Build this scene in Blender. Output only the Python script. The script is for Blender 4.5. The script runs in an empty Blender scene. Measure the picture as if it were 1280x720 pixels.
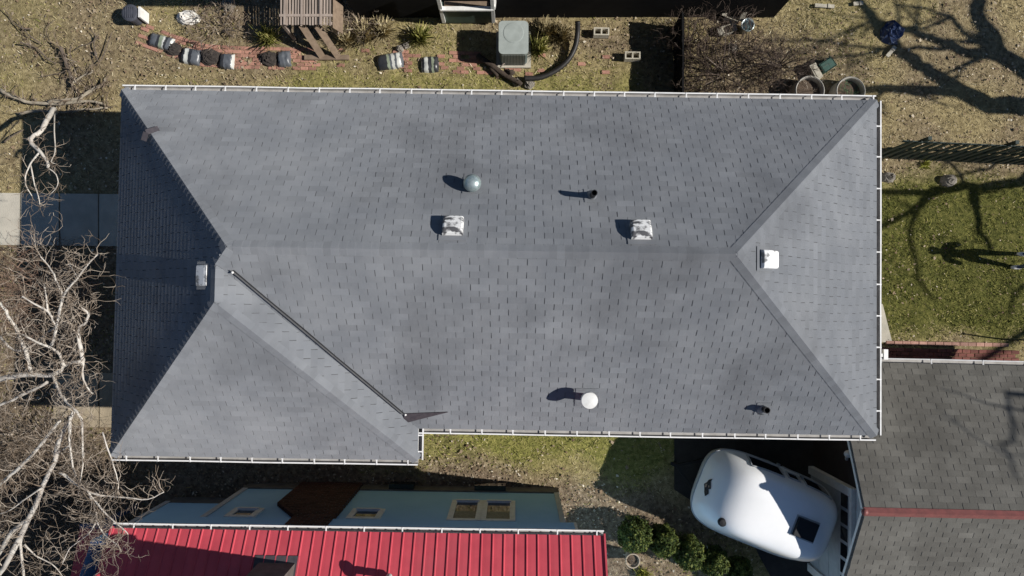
import bpy, bmesh, math, random
import numpy as np
from mathutils import Vector, Matrix, noise
rnd = random.Random(7)
npr = np.random.default_rng(7)
scene = bpy.context.scene
COL = scene.collection

# ------------------------------------------------------------------ camera, world, sun
F = 853.0; HC = 16.75; NX, NY = 642.0, 383.3
d0 = Vector((NX-640, -(NY-360), -F)).normalized()
RC = d0.rotation_difference(Vector((0, 0, -1))).to_matrix()
cam_data = bpy.data.cameras.new('camera')
cam = bpy.data.objects.new('camera', cam_data); COL.objects.link(cam)
cam_data.sensor_width = 36.0; cam_data.lens = 36.0*F/1280.0
cam_data.clip_end = 2000
cam.matrix_world = Matrix.Translation((0, 0, HC)) @ RC.to_4x4()
scene.camera = cam

ELEV = math.radians(38.3); AZ = math.radians(6.8)          # sun comes from +x, a little from -y
SUN = Vector((math.cos(ELEV)*math.cos(AZ), -math.cos(ELEV)*math.sin(AZ), math.sin(ELEV)))
world = bpy.data.worlds.new('World'); scene.world = world; world.use_nodes = True
wn = world.node_tree.nodes; bg = wn['Background']
sky = wn.new('ShaderNodeTexSky'); sky.sky_type = 'NISHITA'; sky.sun_disc = False
sky.sun_elevation = ELEV; sky.sun_rotation = math.pi/2 + AZ
sky.altitude = 100; sky.air_density = 1.0; sky.dust_density = 0.0; sky.ozone_density = 4.0
world.node_tree.links.new(sky.outputs[0], bg.inputs[0]); bg.inputs[1].default_value = 0.05
sl = bpy.data.lights.new('sun', 'SUN'); sl.energy = 5.0; sl.angle = math.radians(0.53); sl.color = (1.0, 0.955, 0.89)
so = bpy.data.objects.new('sun', sl); COL.objects.link(so)
so.rotation_euler = SUN.to_track_quat('Z', 'Y').to_euler(); so.location = (20, -3, 25)
scene.view_settings.view_transform = 'Standard'; scene.view_settings.look = 'None'
scene.view_settings.exposure = 0.15; scene.view_settings.gamma = 1.0

# ------------------------------------------------------------------ pixel -> place
def ray(px, py):
    return RC @ Vector((px-640, -(py-360), -F))
def P(px, py, z=0.0):
    d = ray(px, py); t = (z-HC)/d.z
    return Vector((d.x*t, d.y*t, z))
def proj(p):
    q = RC.transposed() @ (Vector(p)-Vector((0, 0, HC)))
    return 640+F*q.x/-q.z, 360-F*q.y/-q.z
def plane_hit(px, py, n, c):                               # n.p = c
    d = ray(px, py); o = Vector((0, 0, HC))
    return o + d*((c-n.dot(o))/n.dot(d))

# ------------------------------------------------------------------ mesh helpers
class MB:
    def __init__(s): s.v = []; s.f = []; s.t = []; s.M = None; s.mi = []; s.cm = 0
    def add(s, vs, fs, t=0.5):
        b = len(s.v)
        for p in vs:
            p = Vector(p)
            s.v.append(tuple(s.M @ p) if s.M else tuple(p))
        s.t += [t]*len(vs)
        s.f += [tuple(b+i for i in f) for f in fs]; s.mi += [s.cm]*len(fs)
        return s
    def box(s, c, size, rz=0.0, t=0.5, taper=1.0):
        x, y, z = [k/2 for k in size]; R = Matrix.Rotation(rz, 3, 'Z'); c = Vector(c); vs = []
        for k in (-1, 1):
            q = taper if k > 0 else 1
            for sx, sy in ((-1, -1), (1, -1), (1, 1), (-1, 1)): vs.append(c + R @ Vector((sx*x*q, sy*y*q, k*z)))
        return s.add(vs, [(3, 2, 1, 0), (4, 5, 6, 7), (0, 1, 5, 4), (1, 2, 6, 5), (2, 3, 7, 6), (3, 0, 4, 7)], t)
    def bar(s, a, b, w, h, t=0.5):                         # box beam from a to b
        a = Vector(a); b = Vector(b); d = (b-a); L = d.length; d.normalize()
        up = Vector((0, 0, 1)) if abs(d.z) < .95 else Vector((0, 1, 0))
        x = d.cross(up).normalized(); y = x.cross(d)
        vs = []
        for q in (a, b):
            for sx, sy in ((-1, -1), (1, -1), (1, 1), (-1, 1)): vs.append(q + x*sx*w/2 + y*sy*h/2)
        return s.add(vs, [(0, 1, 2, 3), (7, 6, 5, 4), (4, 5, 1, 0), (5, 6, 2, 1), (6, 7, 3, 2), (7, 4, 0, 3)], t)
    def tube(s, pts, r, n=6, cap=True, t=0.5):
        pts = [Vector(p) for p in pts]; m = len(pts)
        if not hasattr(r, '__len__'): r = [r]*m
        vs = []; prev = None
        for i, p in enumerate(pts):
            d = (pts[min(i+1, m-1)]-pts[max(i-1, 0)])
            if d.length < 1e-9: d = Vector((0, 0, 1))
            d.normalize()
            if prev is None:
                a = Vector((0, 0, 1)) if abs(d.z) < .9 else Vector((1, 0, 0)); x = d.cross(a).normalized()
            else:
                x = prev - d*prev.dot(d)
                if x.length < 1e-6: x = d.orthogonal()
                x.normalize()
            prev = x; y = d.cross(x)
            for k in range(n):
                a = 2*math.pi*k/n; vs.append(p + (x*math.cos(a)+y*math.sin(a))*r[i])
        fs = []
        for i in range(m-1):
            for k in range(n):
                k2 = (k+1) % n; fs.append((i*n+k, i*n+k2, (i+1)*n+k2, (i+1)*n+k))
        if cap: fs += [tuple(range(n))[::-1], tuple((m-1)*n+k for k in range(n))]
        return s.add(vs, fs, t)
    def lathe(s, c, prof, n=24, t=0.5):                    # prof: (r,z)
        c = Vector(c); vs = []; fs = []; m = len(prof)
        for r, z in prof:
            for k in range(n):
                a = 2*math.pi*k/n; vs.append(c+Vector((r*math.cos(a), r*math.sin(a), z)))
        for i in range(m-1):
            for k in range(n):
                k2 = (k+1) % n; fs.append((i*n+k, i*n+k2, (i+1)*n+k2, (i+1)*n+k))
        fs.append(tuple(range(n))[::-1]); fs.append(tuple((m-1)*n+k for k in range(n)))
        return s.add(vs, fs, t)
    def prism(s, pts, z0, z1, t=0.5):                      # pts ccw plan polygon; z0/z1 numbers or callables
        n = len(pts); g = lambda z, p: z(p) if callable(z) else z
        vs = [(p[0], p[1], g(z0, p)) for p in pts]+[(p[0], p[1], g(z1, p)) for p in pts]
        fs = [tuple(range(n))[::-1], tuple(range(n, 2*n))]+[(i, (i+1) % n, n+(i+1) % n, n+i) for i in range(n)]
        return s.add(vs, fs, t)
    def mesh(s, name, mats, smooth=False):
        me = bpy.data.meshes.new(name); me.from_pydata(s.v, [], s.f)
        a = me.attributes.new('tint', 'FLOAT', 'POINT'); a.data.foreach_set('value', s.t)
        for m in (mats if isinstance(mats, (list, tuple)) else [mats]): me.materials.append(m)
        if any(s.mi): me.polygons.foreach_set('material_index', s.mi)
        if smooth: me.shade_smooth()
        me.update()
        return me
    def build(s, name, mats, parent=None, smooth=False, kind=None):
        o = bpy.data.objects.new(name, s.mesh(name, mats, smooth)); COL.objects.link(o); o.parent = parent
        if kind: o['kind'] = kind
        return o
def smooth_by_angle(o, deg=40):
    me = o.data; me.shade_smooth()
    try: me.set_sharp_from_angle(angle=math.radians(deg))
    except Exception: pass
def tag(o, label, cat=None, group=None):
    o['label'] = label
    if cat: o['category'] = cat
    if group: o['group'] = group
    return o
def thing(name, label, cat, loc=(0, 0, 0), rz=0.0, group=None):
    o = bpy.data.objects.new(name, None); COL.objects.link(o)
    o.empty_display_size = .2; o.location = loc; o.rotation_euler = (0, 0, rz)
    return tag(o, label, cat, group)
def inst(name, me, parent, M):
    o = bpy.data.objects.new(name, me); COL.objects.link(o); o.parent = parent; o.matrix_local = M
    return o

# ------------------------------------------------------------------ materials
def mat(name, c1, c2=None, scale=6.0, rough=.8, bump=0.0, bscale=60., detail=6, metal=0.0, spec=.3, tint=None, lo=.35, hi=.65,
        c3=None, scale3=1.2, lo3=.5, hi3=.75, coords='world', coat=0.0, stretch=None):
    """two colours mixed by noise, an optional third by a broader noise, optional lightening by the mesh's tint attribute"""
    m = bpy.data.materials.new(name); m.use_nodes = True; nt = m.node_tree; N = nt.nodes; L = nt.links
    b = N['Principled BSDF']; b.inputs['Roughness'].default_value = rough; b.inputs['Metallic'].default_value = metal
    b.inputs['Specular IOR Level'].default_value = spec; b.inputs['Diffuse Roughness'].default_value = 0.6 if rough > .9 else 0.0; b.inputs['Coat Weight'].default_value = coat
    if coords == 'world': g = N.new('ShaderNodeNewGeometry'); co = g.outputs['Position']
    else: g = N.new('ShaderNodeTexCoord'); co = g.outputs['Object']
    if stretch:
        mp = N.new('ShaderNodeMapping'); mp.inputs['Scale'].default_value = stretch; L.new(co, mp.inputs[0]); co = mp.outputs[0]
    def nz(sc, lo_, hi_, det=6):
        t = N.new('ShaderNodeTexNoise'); t.inputs['Scale'].default_value = sc; t.inputs['Detail'].default_value = det
        t.inputs['Roughness'].default_value = .6; L.new(co, t.inputs['Vector'])
        r = N.new('ShaderNodeMapRange'); r.inputs[1].default_value = lo_; r.inputs[2].default_value = hi_; L.new(t.outputs['Fac'], r.inputs[0])
        return r.outputs[0]
    def mix(f, a, bb, mode='MIX'):
        x = N.new('ShaderNodeMix'); x.data_type = 'RGBA'; x.blend_type = mode
        if hasattr(f, 'links'): L.new(f, x.inputs[0])
        else: x.inputs[0].default_value = f
        for k, v in ((6, a), (7, bb)):
            if hasattr(v, 'links'): L.new(v, x.inputs[k])
            else: x.inputs[k].default_value = (*v, 1)
        return x.outputs[2]
    c = None
    if c2: c = mix(nz(scale, lo, hi, detail), c1, c2)
    else: c = c1
    if c3: c = mix(nz(scale3, lo3, hi3, 5), c, c3)
    if tint is not None:
        at = N.new('ShaderNodeAttribute'); at.attribute_name = 'tint'
        r = N.new('ShaderNodeMapRange'); r.inputs[3].default_value = 1-tint; r.inputs[4].default_value = 1+tint; L.new(at.outputs['Fac'], r.inputs[0])
        cmb = N.new('ShaderNodeCombineColor')
        for k in range(3): L.new(r.outputs[0], cmb.inputs[k])
        c = mix(1.0, c, cmb.outputs[0], 'MULTIPLY')
    if hasattr(c, 'links'): L.new(c, b.inputs['Base Color'])
    else: b.inputs['Base Color'].default_value = (*c, 1)
    if bump:
        t = N.new('ShaderNodeTexNoise'); t.inputs['Scale'].default_value = bscale; t.inputs['Detail'].default_value = 4; L.new(co, t.inputs['Vector'])
        bp = N.new('ShaderNodeBump'); bp.inputs['Strength'].default_value = bump; bp.inputs['Distance'].default_value = .02
        L.new(t.outputs['Fac'], bp.inputs['Height']); L.new(bp.outputs[0], b.inputs['Normal'])
    return m
def ramp_mat(name, stops, rough=.9, trans=0.0):
    """colour straight from the tint attribute through a ramp: leaves, blades, twigs"""
    m = bpy.data.materials.new(name); m.use_nodes = True; nt = m.node_tree; N = nt.nodes; L = nt.links
    b = N['Principled BSDF']; b.inputs['Roughness'].default_value = rough; b.inputs['Specular IOR Level'].default_value = .15
    at = N.new('ShaderNodeAttribute'); at.attribute_name = 'tint'; r = N.new('ShaderNodeValToRGB')
    e = r.color_ramp.elements
    while len(e) < len(stops): e.new(.5)
    for i, (p, c) in enumerate(stops): e[i].position = p; e[i].color = (*c, 1)
    L.new(at.outputs['Fac'], r.inputs[0]); L.new(r.outputs[0], b.inputs['Base Color'])
    return m
M = {}
M['shingle'] = mat('grey_shingle', (.205, .218, .238), (.256, .268, .286), 1.1, .95, .45, 130, tint=.10, c3=(.125, .132, .144), scale3=.42, lo3=.50, hi3=.78, spec=.15)
M['felt'] = mat('roof_felt', (.09, .095, .103), (.12, .125, .132), 8, .95)
M['garage_shingle'] = mat('brown_grey_shingle', (.165, .158, .140), (.225, .216, .192), 1.6, .95, .45, 130, tint=.2, c3=(.125, .118, .105), scale3=.55, lo3=.45, hi3=.75, spec=.15)
M['white'] = mat('white_paint', (.78, .78, .76), (.62, .61, .58), 9, .45, lo=.45, hi=.8)
M['gutter'] = mat('gutter_white', (.80, .80, .79), (.60, .58, .54), 5, .4, lo=.5, hi=.85)
M['gutter_inner'] = mat('grey_gutter_trough', (.30, .29, .275), (.42, .41, .40), 4, .7)  # darker grey for the inner faces of the trough
M['fascia'] = mat('fascia', (.55, .56, .57), (.45, .45, .45), 5, .6)
M['house_wall'] = mat('cream_siding', (.55, .53, .47), (.48, .46, .41), 3, .7)
M['flash_dark'] = mat('dark_flashing', (.055, .05, .058), (.08, .072, .08), 14, .6)
M['flash_grey'] = mat('grey_flashing', (.22, .235, .255), (.16, .17, .185), 12, .5)
M['valley'] = mat('worn_valley_metal', (.085, .088, .094), (.11, .11, .112), 9, .95)
M['black'] = mat('black_plastic', (.012, .012, .014), None, rough=.5)
M['cable'] = mat('black_cable', (.02, .021, .024), None, rough=.6)
M['vent'] = mat('peeling_vent_paint', (.80, .80, .79), (.09, .09, .095), 6.0, .5, .3, 40, lo=.47, hi=.58, coords='object', detail=4, stretch=(1, 2.2, 1))
M['vent_clean'] = mat('white_vent_paint', (.88, .88, .88), (.22, .22, .22), 6, .4, lo=.52, hi=.62, coords='object')
M['galv'] = mat('galvanised_metal', (.52, .60, .60), (.30, .38, .38), 16, .32, metal=.55, spec=.5)
M['red'] = mat('red_metal_roof', (.57, .08, .105), (.49, .065, .088), 2.5, .45, tint=.07, spec=.4, c3=(.45, .085, .105), scale3=.9, lo3=.5, hi3=.8, bump=.12, bscale=7)
M['red_cap'] = mat('red_ridge_cap', (.25, .088, .08), (.18, .07, .065), 7, .5)
M['blue'] = mat('blue_siding', (.36, .63, .90), (.32, .58, .85), 1.4, .7, spec=.2)
M['blue_dark'] = mat('dark_blue_trim', (.06, .11, .22), (.05, .09, .18), 4, .7)
M['blue_pale'] = mat('pale_trim', (.52, .55, .58), (.44, .47, .50), 6, .6)
M['brick_dark'] = mat('dark_brown_brick', (.085, .036, .026), (.055, .026, .02), 10, .9, tint=.35)
M['found'] = mat('foundation', (.16, .155, .145), (.11, .105, .10), 5, .9)
M['glass'] = mat('dark_glass', (.010, .012, .016), None, rough=.08, spec=.6)
M['blind'] = mat('window_blind', (.34, .31, .22), (.24, .22, .16), 20, .8)
M['frame'] = mat('window_frame', (.50, .50, .47), (.42, .42, .40), 10, .6)
M['stucco'] = mat('pale_stucco', (.60, .58, .55), (.48, .46, .43), 6, .85)
M['soil'] = mat('soil', (.17, .125, .088), (.11, .082, .06), 5, .95, .8, 30, c3=(.22, .18, .135), scale3=1.5)
M['concrete'] = mat('concrete', (.50, .465, .39), (.40, .375, .315), 3, .9, .3, 40, tint=.08)
M['tan_slab'] = mat('tan_concrete', (.40, .335, .235), (.30, .25, .175), 4, .9, .4, 40, tint=.08)
M['asphalt'] = mat('asphalt', (.052, .047, .043), (.035, .032, .03), 4, .9, .4, 60)
M['brick'] = mat('red_brick', (.40, .21, .155), (.31, .165, .125), 9, .9, .3, 50, tint=.22)
M['brick_shade'] = mat('shaded_brick', (.20, .075, .06), (.14, .055, .045), 9, .9, .3, 50, tint=.25)  # red brick with the garage eave's shade put into its colour
M['brick_edge'] = mat('pink_edging_brick', (.42, .25, .20), (.34, .19, .15), 9, .9, .3, 50, tint=.2)
M['wood_grey'] = mat('weathered_wood', (.42, .35, .30), (.30, .245, .21), 8, .85, .3, 40, tint=.2, stretch=(1, .15, 1))
M['wood_brown'] = mat('brown_wood', (.24, .18, .13), (.17, .125, .09), 8, .9, tint=.2)
M['darkgreen'] = mat('dark_green_paint', (.028, .046, .040), (.018, .032, .028), 6, .6)
M['green_wall'] = mat('green_siding', (.075, .115, .095), (.055, .09, .075), 6, .6)
M['neighbour_wall'] = mat('near_black_siding', (.012, .012, .013), (.008, .008, .009), 4, .85, spec=.1)
M['camper'] = mat('white_gelcoat', (.93, .935, .94), (.89, .90, .905), 2, .22, coords='object', spec=.5, coat=.3)
M['camper_trim'] = mat('grey_trim', (.42, .44, .46), None, rough=.4)
M['garage_wall'] = mat('dark_brown_siding', (.05, .04, .034), (.035, .028, .024), 4, .85)
M['stack'] = mat('shade_dark_render', (.13, .115, .105), (.09, .08, .072), 6, .9)  # pale stucco darkened all over to stand for its shaded north face
M['rubber'] = mat('rubber', (.02, .02, .02), None, rough=.8)
M['steel'] = mat('steel', (.35, .36, .37), None, rough=.4, metal=.6)
M['emblem'] = mat('dark_emblem', (.05, .05, .055), (.015, .015, .018), 20, .5, coords='object')
M['emblem_tan'] = mat('tan_emblem', (.35, .26, .20), None, rough=.5)
M['ac'] = mat('grey_enamel', (.36, .40, .385), (.30, .335, .32), 5, .45)
M['ac_grille'] = mat('dark_grille', (.10, .13, .13), None, rough=.5)
M['block'] = mat('concrete_block', (.62, .58, .48), (.50, .465, .38), 12, .95, .4, 60)
M['hose'] = mat('corrugated_black_pipe', (.018, .017, .017), (.03, .028, .027), 8, .5)
M['log'] = mat('dark_log', (.05, .038, .03), (.085, .065, .05), 14, .95, .6, 30)
M['compost'] = mat('black_compost', (.035, .03, .028), (.06, .05, .045), 18, .95, .9, 40)
M['terracotta'] = mat('pale_pot', (.42, .35, .27), (.34, .28, .21), 9, .85)
M['ring'] = mat('pale_ring', (.42, .40, .36), (.34, .32, .28), 9, .7)
M['blue_bag'] = mat('blue_tarp', (.05, .075, .16), (.42, .48, .60), 7, .4, lo=.58, hi=.64)
M['green_box'] = mat('dark_green_plastic', (.03, .075, .06), (.045, .10, .08), 8, .6)
M['bin'] = mat('slate_bin', (.075, .08, .10), (.055, .06, .075), 12, .6)
M['chalk'] = mat('white_rubble', (.80, .78, .73), (.60, .57, .52), 12, .9, .4, 40)
M['stone'] = mat('stone', (.32, .29, .25), (.22, .20, .17), 8, .95, .5, 30, tint=.2)
M['jeans'] = mat('jeans', (.10, .13, .20), None, rough=.9)
M['bark_pale'] = mat('pale_bark', (.60, .56, .50), (.34, .30, .26), 5, .9, .4, 40, lo=.45, hi=.70)
M['bark_mid'] = mat('weathered_bark', (.36, .32, .25), (.20, .17, .13), 7, .95, .5, 40)
M['bark_dark'] = mat('dark_bark', (.10, .08, .065), (.15, .12, .095), 5, .95, .5, 30)
M['twig'] = ramp_mat('twigs', [(0, (.075, .055, .04)), (.5, (.20, .155, .115)), (1, (.48, .42, .35))])
M['twig_red'] = ramp_mat('red_brown_twigs', [(0, (.075, .045, .035)), (.5, (.19, .125, .09)), (1, (.36, .27, .21))])
M['twig_dark'] = ramp_mat('dark_bramble', [(0, (.035, .024, .02)), (.5, (.10, .075, .06)), (1, (.30, .25, .21))])
M['boxwood'] = ramp_mat('boxwood_leaves', [(0, (.015, .022, .008)), (.5, (.055, .082, .02)), (1, (.17, .185, .045))], .6)
M['yellowleaf'] = ramp_mat('yellow_green_leaves', [(0, (.14, .16, .03)), (1, (.45, .44, .10))], .7)
M['dryblade'] = ramp_mat('dry_grass', [(0, (.13, .105, .055)), (.5, (.41, .34, .19)), (.85, (.60, .52, .32)), (1, (.80, .73, .53))])
M['lawnblade'] = ramp_mat('lawn_blades', [(0, (.07, .085, .022)), (.45, (.23, .235, .062)), (.8, (.42, .38, .13)), (1, (.62, .54, .26))])
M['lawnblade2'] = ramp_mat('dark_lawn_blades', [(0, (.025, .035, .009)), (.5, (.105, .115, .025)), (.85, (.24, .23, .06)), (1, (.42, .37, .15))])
M['greenstem'] = ramp_mat('green_stems', [(0, (.02, .05, .03)), (.5, (.05, .13, .07)), (1, (.20, .30, .14))])
M['litter'] = ramp_mat('leaf_litter', [(0, (.06, .04, .03)), (.4, (.20, .14, .09)), (.75, (.42, .34, .24)), (1, (.72, .66, .54))])

# ------------------------------------------------------------------ ground
def poly_w(pts):
    return [(P(*q).x, P(*q).y) for q in pts]
def sd(poly, X, Y):                                        # signed distance, negative inside
    x = np.array([p[0] for p in poly]); y = np.array([p[1] for p in poly]); n = len(poly)
    d = np.full(X.shape, 1e9); ins = np.zeros(X.shape, bool)
    for i in range(n):
        ax, ay, bx, by = x[i], y[i], x[(i+1) % n], y[(i+1) % n]; ex, ey = bx-ax, by-ay
        t = np.clip(((X-ax)*ex+(Y-ay)*ey)/(ex*ex+ey*ey+1e-12), 0, 1)
        d = np.minimum(d, np.hypot(X-ax-ex*t, Y-ay-ey*t))
        c = ((ay > Y) != (by > Y)) & (X < (bx-ax)*(Y-ay)/(by-ay+1e-12)+ax); ins ^= c
    return np.where(ins, -d, d)
LAWN_S = poly_w([(420, 470), (860, 470), (845, 560), (800, 600), (770, 606), (735, 588), (690, 590), (640, 583), (525, 577), (430, 560)])
LAWN_E = poly_w([(1030, 218), (1330, 226), (1330, 408), (1262, 412), (1250, 426), (1030, 426)])
NSTRIP = poly_w([(385, 82), (460, 90), (600, 92), (800, 90), (800, 150), (330, 150)])
DIRT_S = poly_w([(430, 575), (640, 590), (740, 592), (805, 606), (900, 640), (940, 720), (960, 800), (600, 800), (660, 600)])
DIRT_N = poly_w([(245, -20), (455, -20), (500, 60), (430, 62), (240, 50), (205, 25)])
DIRT_NE = poly_w([(690, 28), (860, 30), (1060, 40), (1090, 90), (1060, 160), (820, 150), (790, 80), (690, 60)])
DIRT_W = poly_w([(-200, 300), (160, 300), (300, 480), (300, 640), (100, 800), (-200, 800)])
DIRT_GAP = poly_w([(150, 540), (600, 540), (700, 620), (700, 720), (100, 720)])
DIRT_E = poly_w([(1090, 192), (1330, 196), (1330, 232), (1200, 238), (1090, 226)])
xs = np.concatenate([[-900, -300, -120, -60, -30, -22], np.arange(-17, 17.01, .1), [22, 30, 60, 120, 300, 900]])
ys = np.concatenate([[-900, -300, -120, -60, -30, -16], np.arange(-10, 10.01, .1), [16, 30, 60, 120, 300, 900]])
GX, GY = np.meshgrid(xs, ys); nxg, nyg = len(xs), len(ys)
def fnoise(X, Y, s, seed):
    g = np.random.default_rng(seed).random((64, 64)); x = X*s; y = Y*s
    xi = np.floor(x).astype(int); yi = np.floor(y).astype(int); fx = x-xi; fy = y-yi; fx = fx*fx*(3-2*fx); fy = fy*fy*(3-2*fy)
    a = g[yi % 64, xi % 64]; b = g[yi % 64, (xi+1) % 64]; c = g[(yi+1) % 64, xi % 64]; d = g[(yi+1) % 64, (xi+1) % 64]
    return (a*(1-fx)+b*fx)*(1-fy)+(c*(1-fx)+d*fx)*fy
wob = (fnoise(GX, GY, 1.3, 1)-.5)*.8+(fnoise(GX, GY, 4, 2)-.5)*.4
def soft(poly, w=.35): return np.clip(.5-(sd(poly, GX, GY)+wob*.8)/w/2, 0, 1)
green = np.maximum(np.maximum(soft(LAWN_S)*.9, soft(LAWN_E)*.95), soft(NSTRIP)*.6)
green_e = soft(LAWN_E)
green = np.maximum(green, .22*np.clip(fnoise(GX, GY, .5, 5)*2.4-.9, 0, 1))
dirt = np.maximum.reduce([soft(DIRT_S), soft(DIRT_N)*.85, soft(DIRT_NE)*.8, soft(DIRT_W), soft(DIRT_GAP), soft(DIRT_E)*.8])
dirt = np.maximum(dirt, np.clip(fnoise(GX, GY, .8, 15)*2.2-1.05+.2*(GY > 5.0), 0, .5)*(.6+.8*fnoise(GX, GY, 3, 16)))
dirt = np.clip(dirt-green*.8, 0, 1)
GZ = -.045*fnoise(GX, GY, 2.2, 3)-.02*fnoise(GX, GY, 7, 4)
gv = np.stack([GX, GY, GZ], -1).reshape(-1, 3)
idx = np.arange(nxg*nyg).reshape(nyg, nxg)
gf = np.stack([idx[:-1, :-1], idx[:-1, 1:], idx[1:, 1:], idx[1:, :-1]], -1).reshape(-1, 4)
def np_mesh(name, v, f, mats, tint=None, extra=None):
    me = bpy.data.meshes.new(name); k = f.shape[1]
    me.vertices.add(len(v)); me.vertices.foreach_set('co', v.astype(np.float32).ravel())
    me.loops.add(f.size); me.loops.foreach_set('vertex_index', f.astype(np.int32).ravel())
    me.polygons.add(len(f)); me.polygons.foreach_set('loop_start', np.arange(0, f.size, k, dtype=np.int32))
    me.update(calc_edges=True); me.validate()
    for nm, val in ([('tint', tint)] if tint is not None else [])+(extra or []):
        a = me.attributes.new(nm, 'FLOAT', 'POINT'); a.data.foreach_set('value', np.asarray(val, np.float32).ravel())
    for m in (mats if isinstance(mats, (list, tuple)) else [mats]): me.materials.append(m)
    return me
def ground_mat():
    m = bpy.data.materials.new('ground_cover'); m.use_nodes = True; nt = m.node_tree; N = nt.nodes; L = nt.links
    b = N['Principled BSDF']; b.inputs['Roughness'].default_value = .95; b.inputs['Specular IOR Level'].default_value = .1
    g = N.new('ShaderNodeNewGeometry')
    def nz(s, det=7):
        t = N.new('ShaderNodeTexNoise'); t.inputs['Scale'].default_value = s; t.inputs['Detail'].default_value = det; t.inputs['Roughness'].default_value = .65
        L.new(g.outputs['Position'], t.inputs['Vector']); return t.outputs['Fac']
    def rmp(src, stops):
        r = N.new('ShaderNodeValToRGB'); e = r.color_ramp.elements
        while len(e) < len(stops): e.new(.5)
        for i, (p, c) in enumerate(stops): e[i].position = p; e[i].color = (*c, 1)
        L.new(src, r.inputs[0]); return r.outputs[0]
    def mix(f, a, bb):
        x = N.new('ShaderNodeMix'); x.data_type = 'RGBA'; L.new(f, x.inputs[0]); L.new(a, x.inputs[6]); L.new(bb, x.inputs[7]); return x.outputs[2]
    def attr(n):
        a = N.new('ShaderNodeAttribute'); a.attribute_name = n; return a.outputs['Fac']
    f1, f2 = nz(9), nz(2.2)
    dry = rmp(f1, [(.28, (.145, .112, .058)), (.5, (.30, .242, .125)), (.72, (.47, .39, .215))])
    lawn = rmp(f1, [(.3, (.09, .096, .025)), (.5, (.205, .205, .054)), (.72, (.36, .325, .105))])
    soil = rmp(f1, [(.3, (.08, .058, .04)), (.5, (.19, .145, .10)), (.72, (.34, .275, .20))])
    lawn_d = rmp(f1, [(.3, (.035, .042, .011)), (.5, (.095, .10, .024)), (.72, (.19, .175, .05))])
    lawn = mix(attr('shady'), lawn, lawn_d)  # east lawn takes a darker green
    c = mix(attr('green'), dry, lawn); c = mix(attr('dirt'), c, soil)
    L.new(c, b.inputs['Base Color'])
    bp = N.new('ShaderNodeBump'); bp.inputs['Strength'].default_value = .7; bp.inputs['Distance'].default_value = .05
    L.new(nz(28, 5), bp.inputs['Height']); L.new(bp.outputs[0], b.inputs['Normal'])
    return m
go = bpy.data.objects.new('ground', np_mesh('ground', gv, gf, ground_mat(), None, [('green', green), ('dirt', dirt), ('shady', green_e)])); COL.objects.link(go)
go['kind'] = 'structure'; go.data.shade_smooth()

def sheet(name, pts, z, m, th=.03):
    b = MB(); q = pts
    a = sum(q[i][0]*q[(i+1) % len(q)][1]-q[(i+1) % len(q)][0]*q[i][1] for i in range(len(q)))
    if a < 0: q = q[::-1]
    b.prism(q, z-th, z)
    o = b.build(name, m); o['kind'] = 'structure'; return o
driveway = sheet('driveway', poly_w([(843, 470), (1045, 470), (1035, 760), (985, 760), (952, 700), (935, 665), (912, 645), (880, 636), (843, 612)]), .012, M['asphalt'], .08)

# ------------------------------------------------------------------ roofs of shingle tabs
def clip(poly, conv):
    out = list(poly); n = len(conv)
    for i in range(n):
        a, b = conv[i], conv[(i+1) % n]; src = out; out = []
        if not src: break
        s = lambda p: (b[0]-a[0])*(p[1]-a[1])-(b[1]-a[1])*(p[0]-a[0])
        for k in range(len(src)):
            p, q = src[k], src[(k+1) % len(src)]; sp, sq = s(p), s(q)
            if sp >= -1e-9: out.append(p)
            if (sp > 1e-9 and sq < -1e-9) or (sp < -1e-9 and sq > 1e-9):
                t = sp/(sp-sq); out.append((p[0]+(q[0]-p[0])*t, p[1]+(q[1]-p[1])*t))
    return out
TW, TE = .305, .127
class Face:
    """a roof plane: polygon of 3-D points; O,U along the eave, V up the slope, Nn outwards"""
    def __init__(s, pts, U):
        s.p = [Vector(p) for p in pts]; s.O = s.p[0].copy(); s.U = Vector(U).normalized()
        n = Vector((0, 0, 0))
        for i in range(len(s.p)):
            a, b = s.p[i], s.p[(i+1) % len(s.p)]; n += a.cross(b)
        n.normalize(); s.N = n if n.z > 0 else -n
        s.V = s.N.cross(s.U).normalized()
        s.q = [((p-s.O).dot(s.U), (p-s.O).dot(s.V)) for p in s.p]
        a = sum(s.q[i][0]*s.q[(i+1) % len(s.q)][1]-s.q[(i+1) % len(s.q)][0]*s.q[i][1] for i in range(len(s.q)))
        if a < 0: s.q = s.q[::-1]
        s.parts = [s.q]; s.drop = .0040
        s.M = Matrix((( s.U.x, s.V.x, s.N.x, s.O.x), (s.U.y, s.V.y, s.N.y, s.O.y), (s.U.z, s.V.z, s.N.z, s.O.z), (0, 0, 0, 1)))
    def at(s, px, py, R=None, dz=0.0):                     # where the pixel's ray meets this plane (lifted dz), in house coords
        RI = R.inverted() if R else Matrix.Identity(3)
        n = (R @ s.N) if R else s.N; o = (R @ s.O) if R else s.O
        h = plane_hit(px, py, n, n.dot(o)+n.z*dz); h.z -= dz
        return RI @ h
def tab_mesh_geo(poly, v0, drop=.0040):
    top = [(u, v, .0085-drop*(v-v0)/TE) for u, v in poly]; bot = [(u, v, -.004) for u, v in poly]; n = len(poly)
    return bot+top, [tuple(range(n, 2*n))]+[(i, (i+1) % n, n+(i+1) % n, n+i) for i in range(n)]
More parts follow.
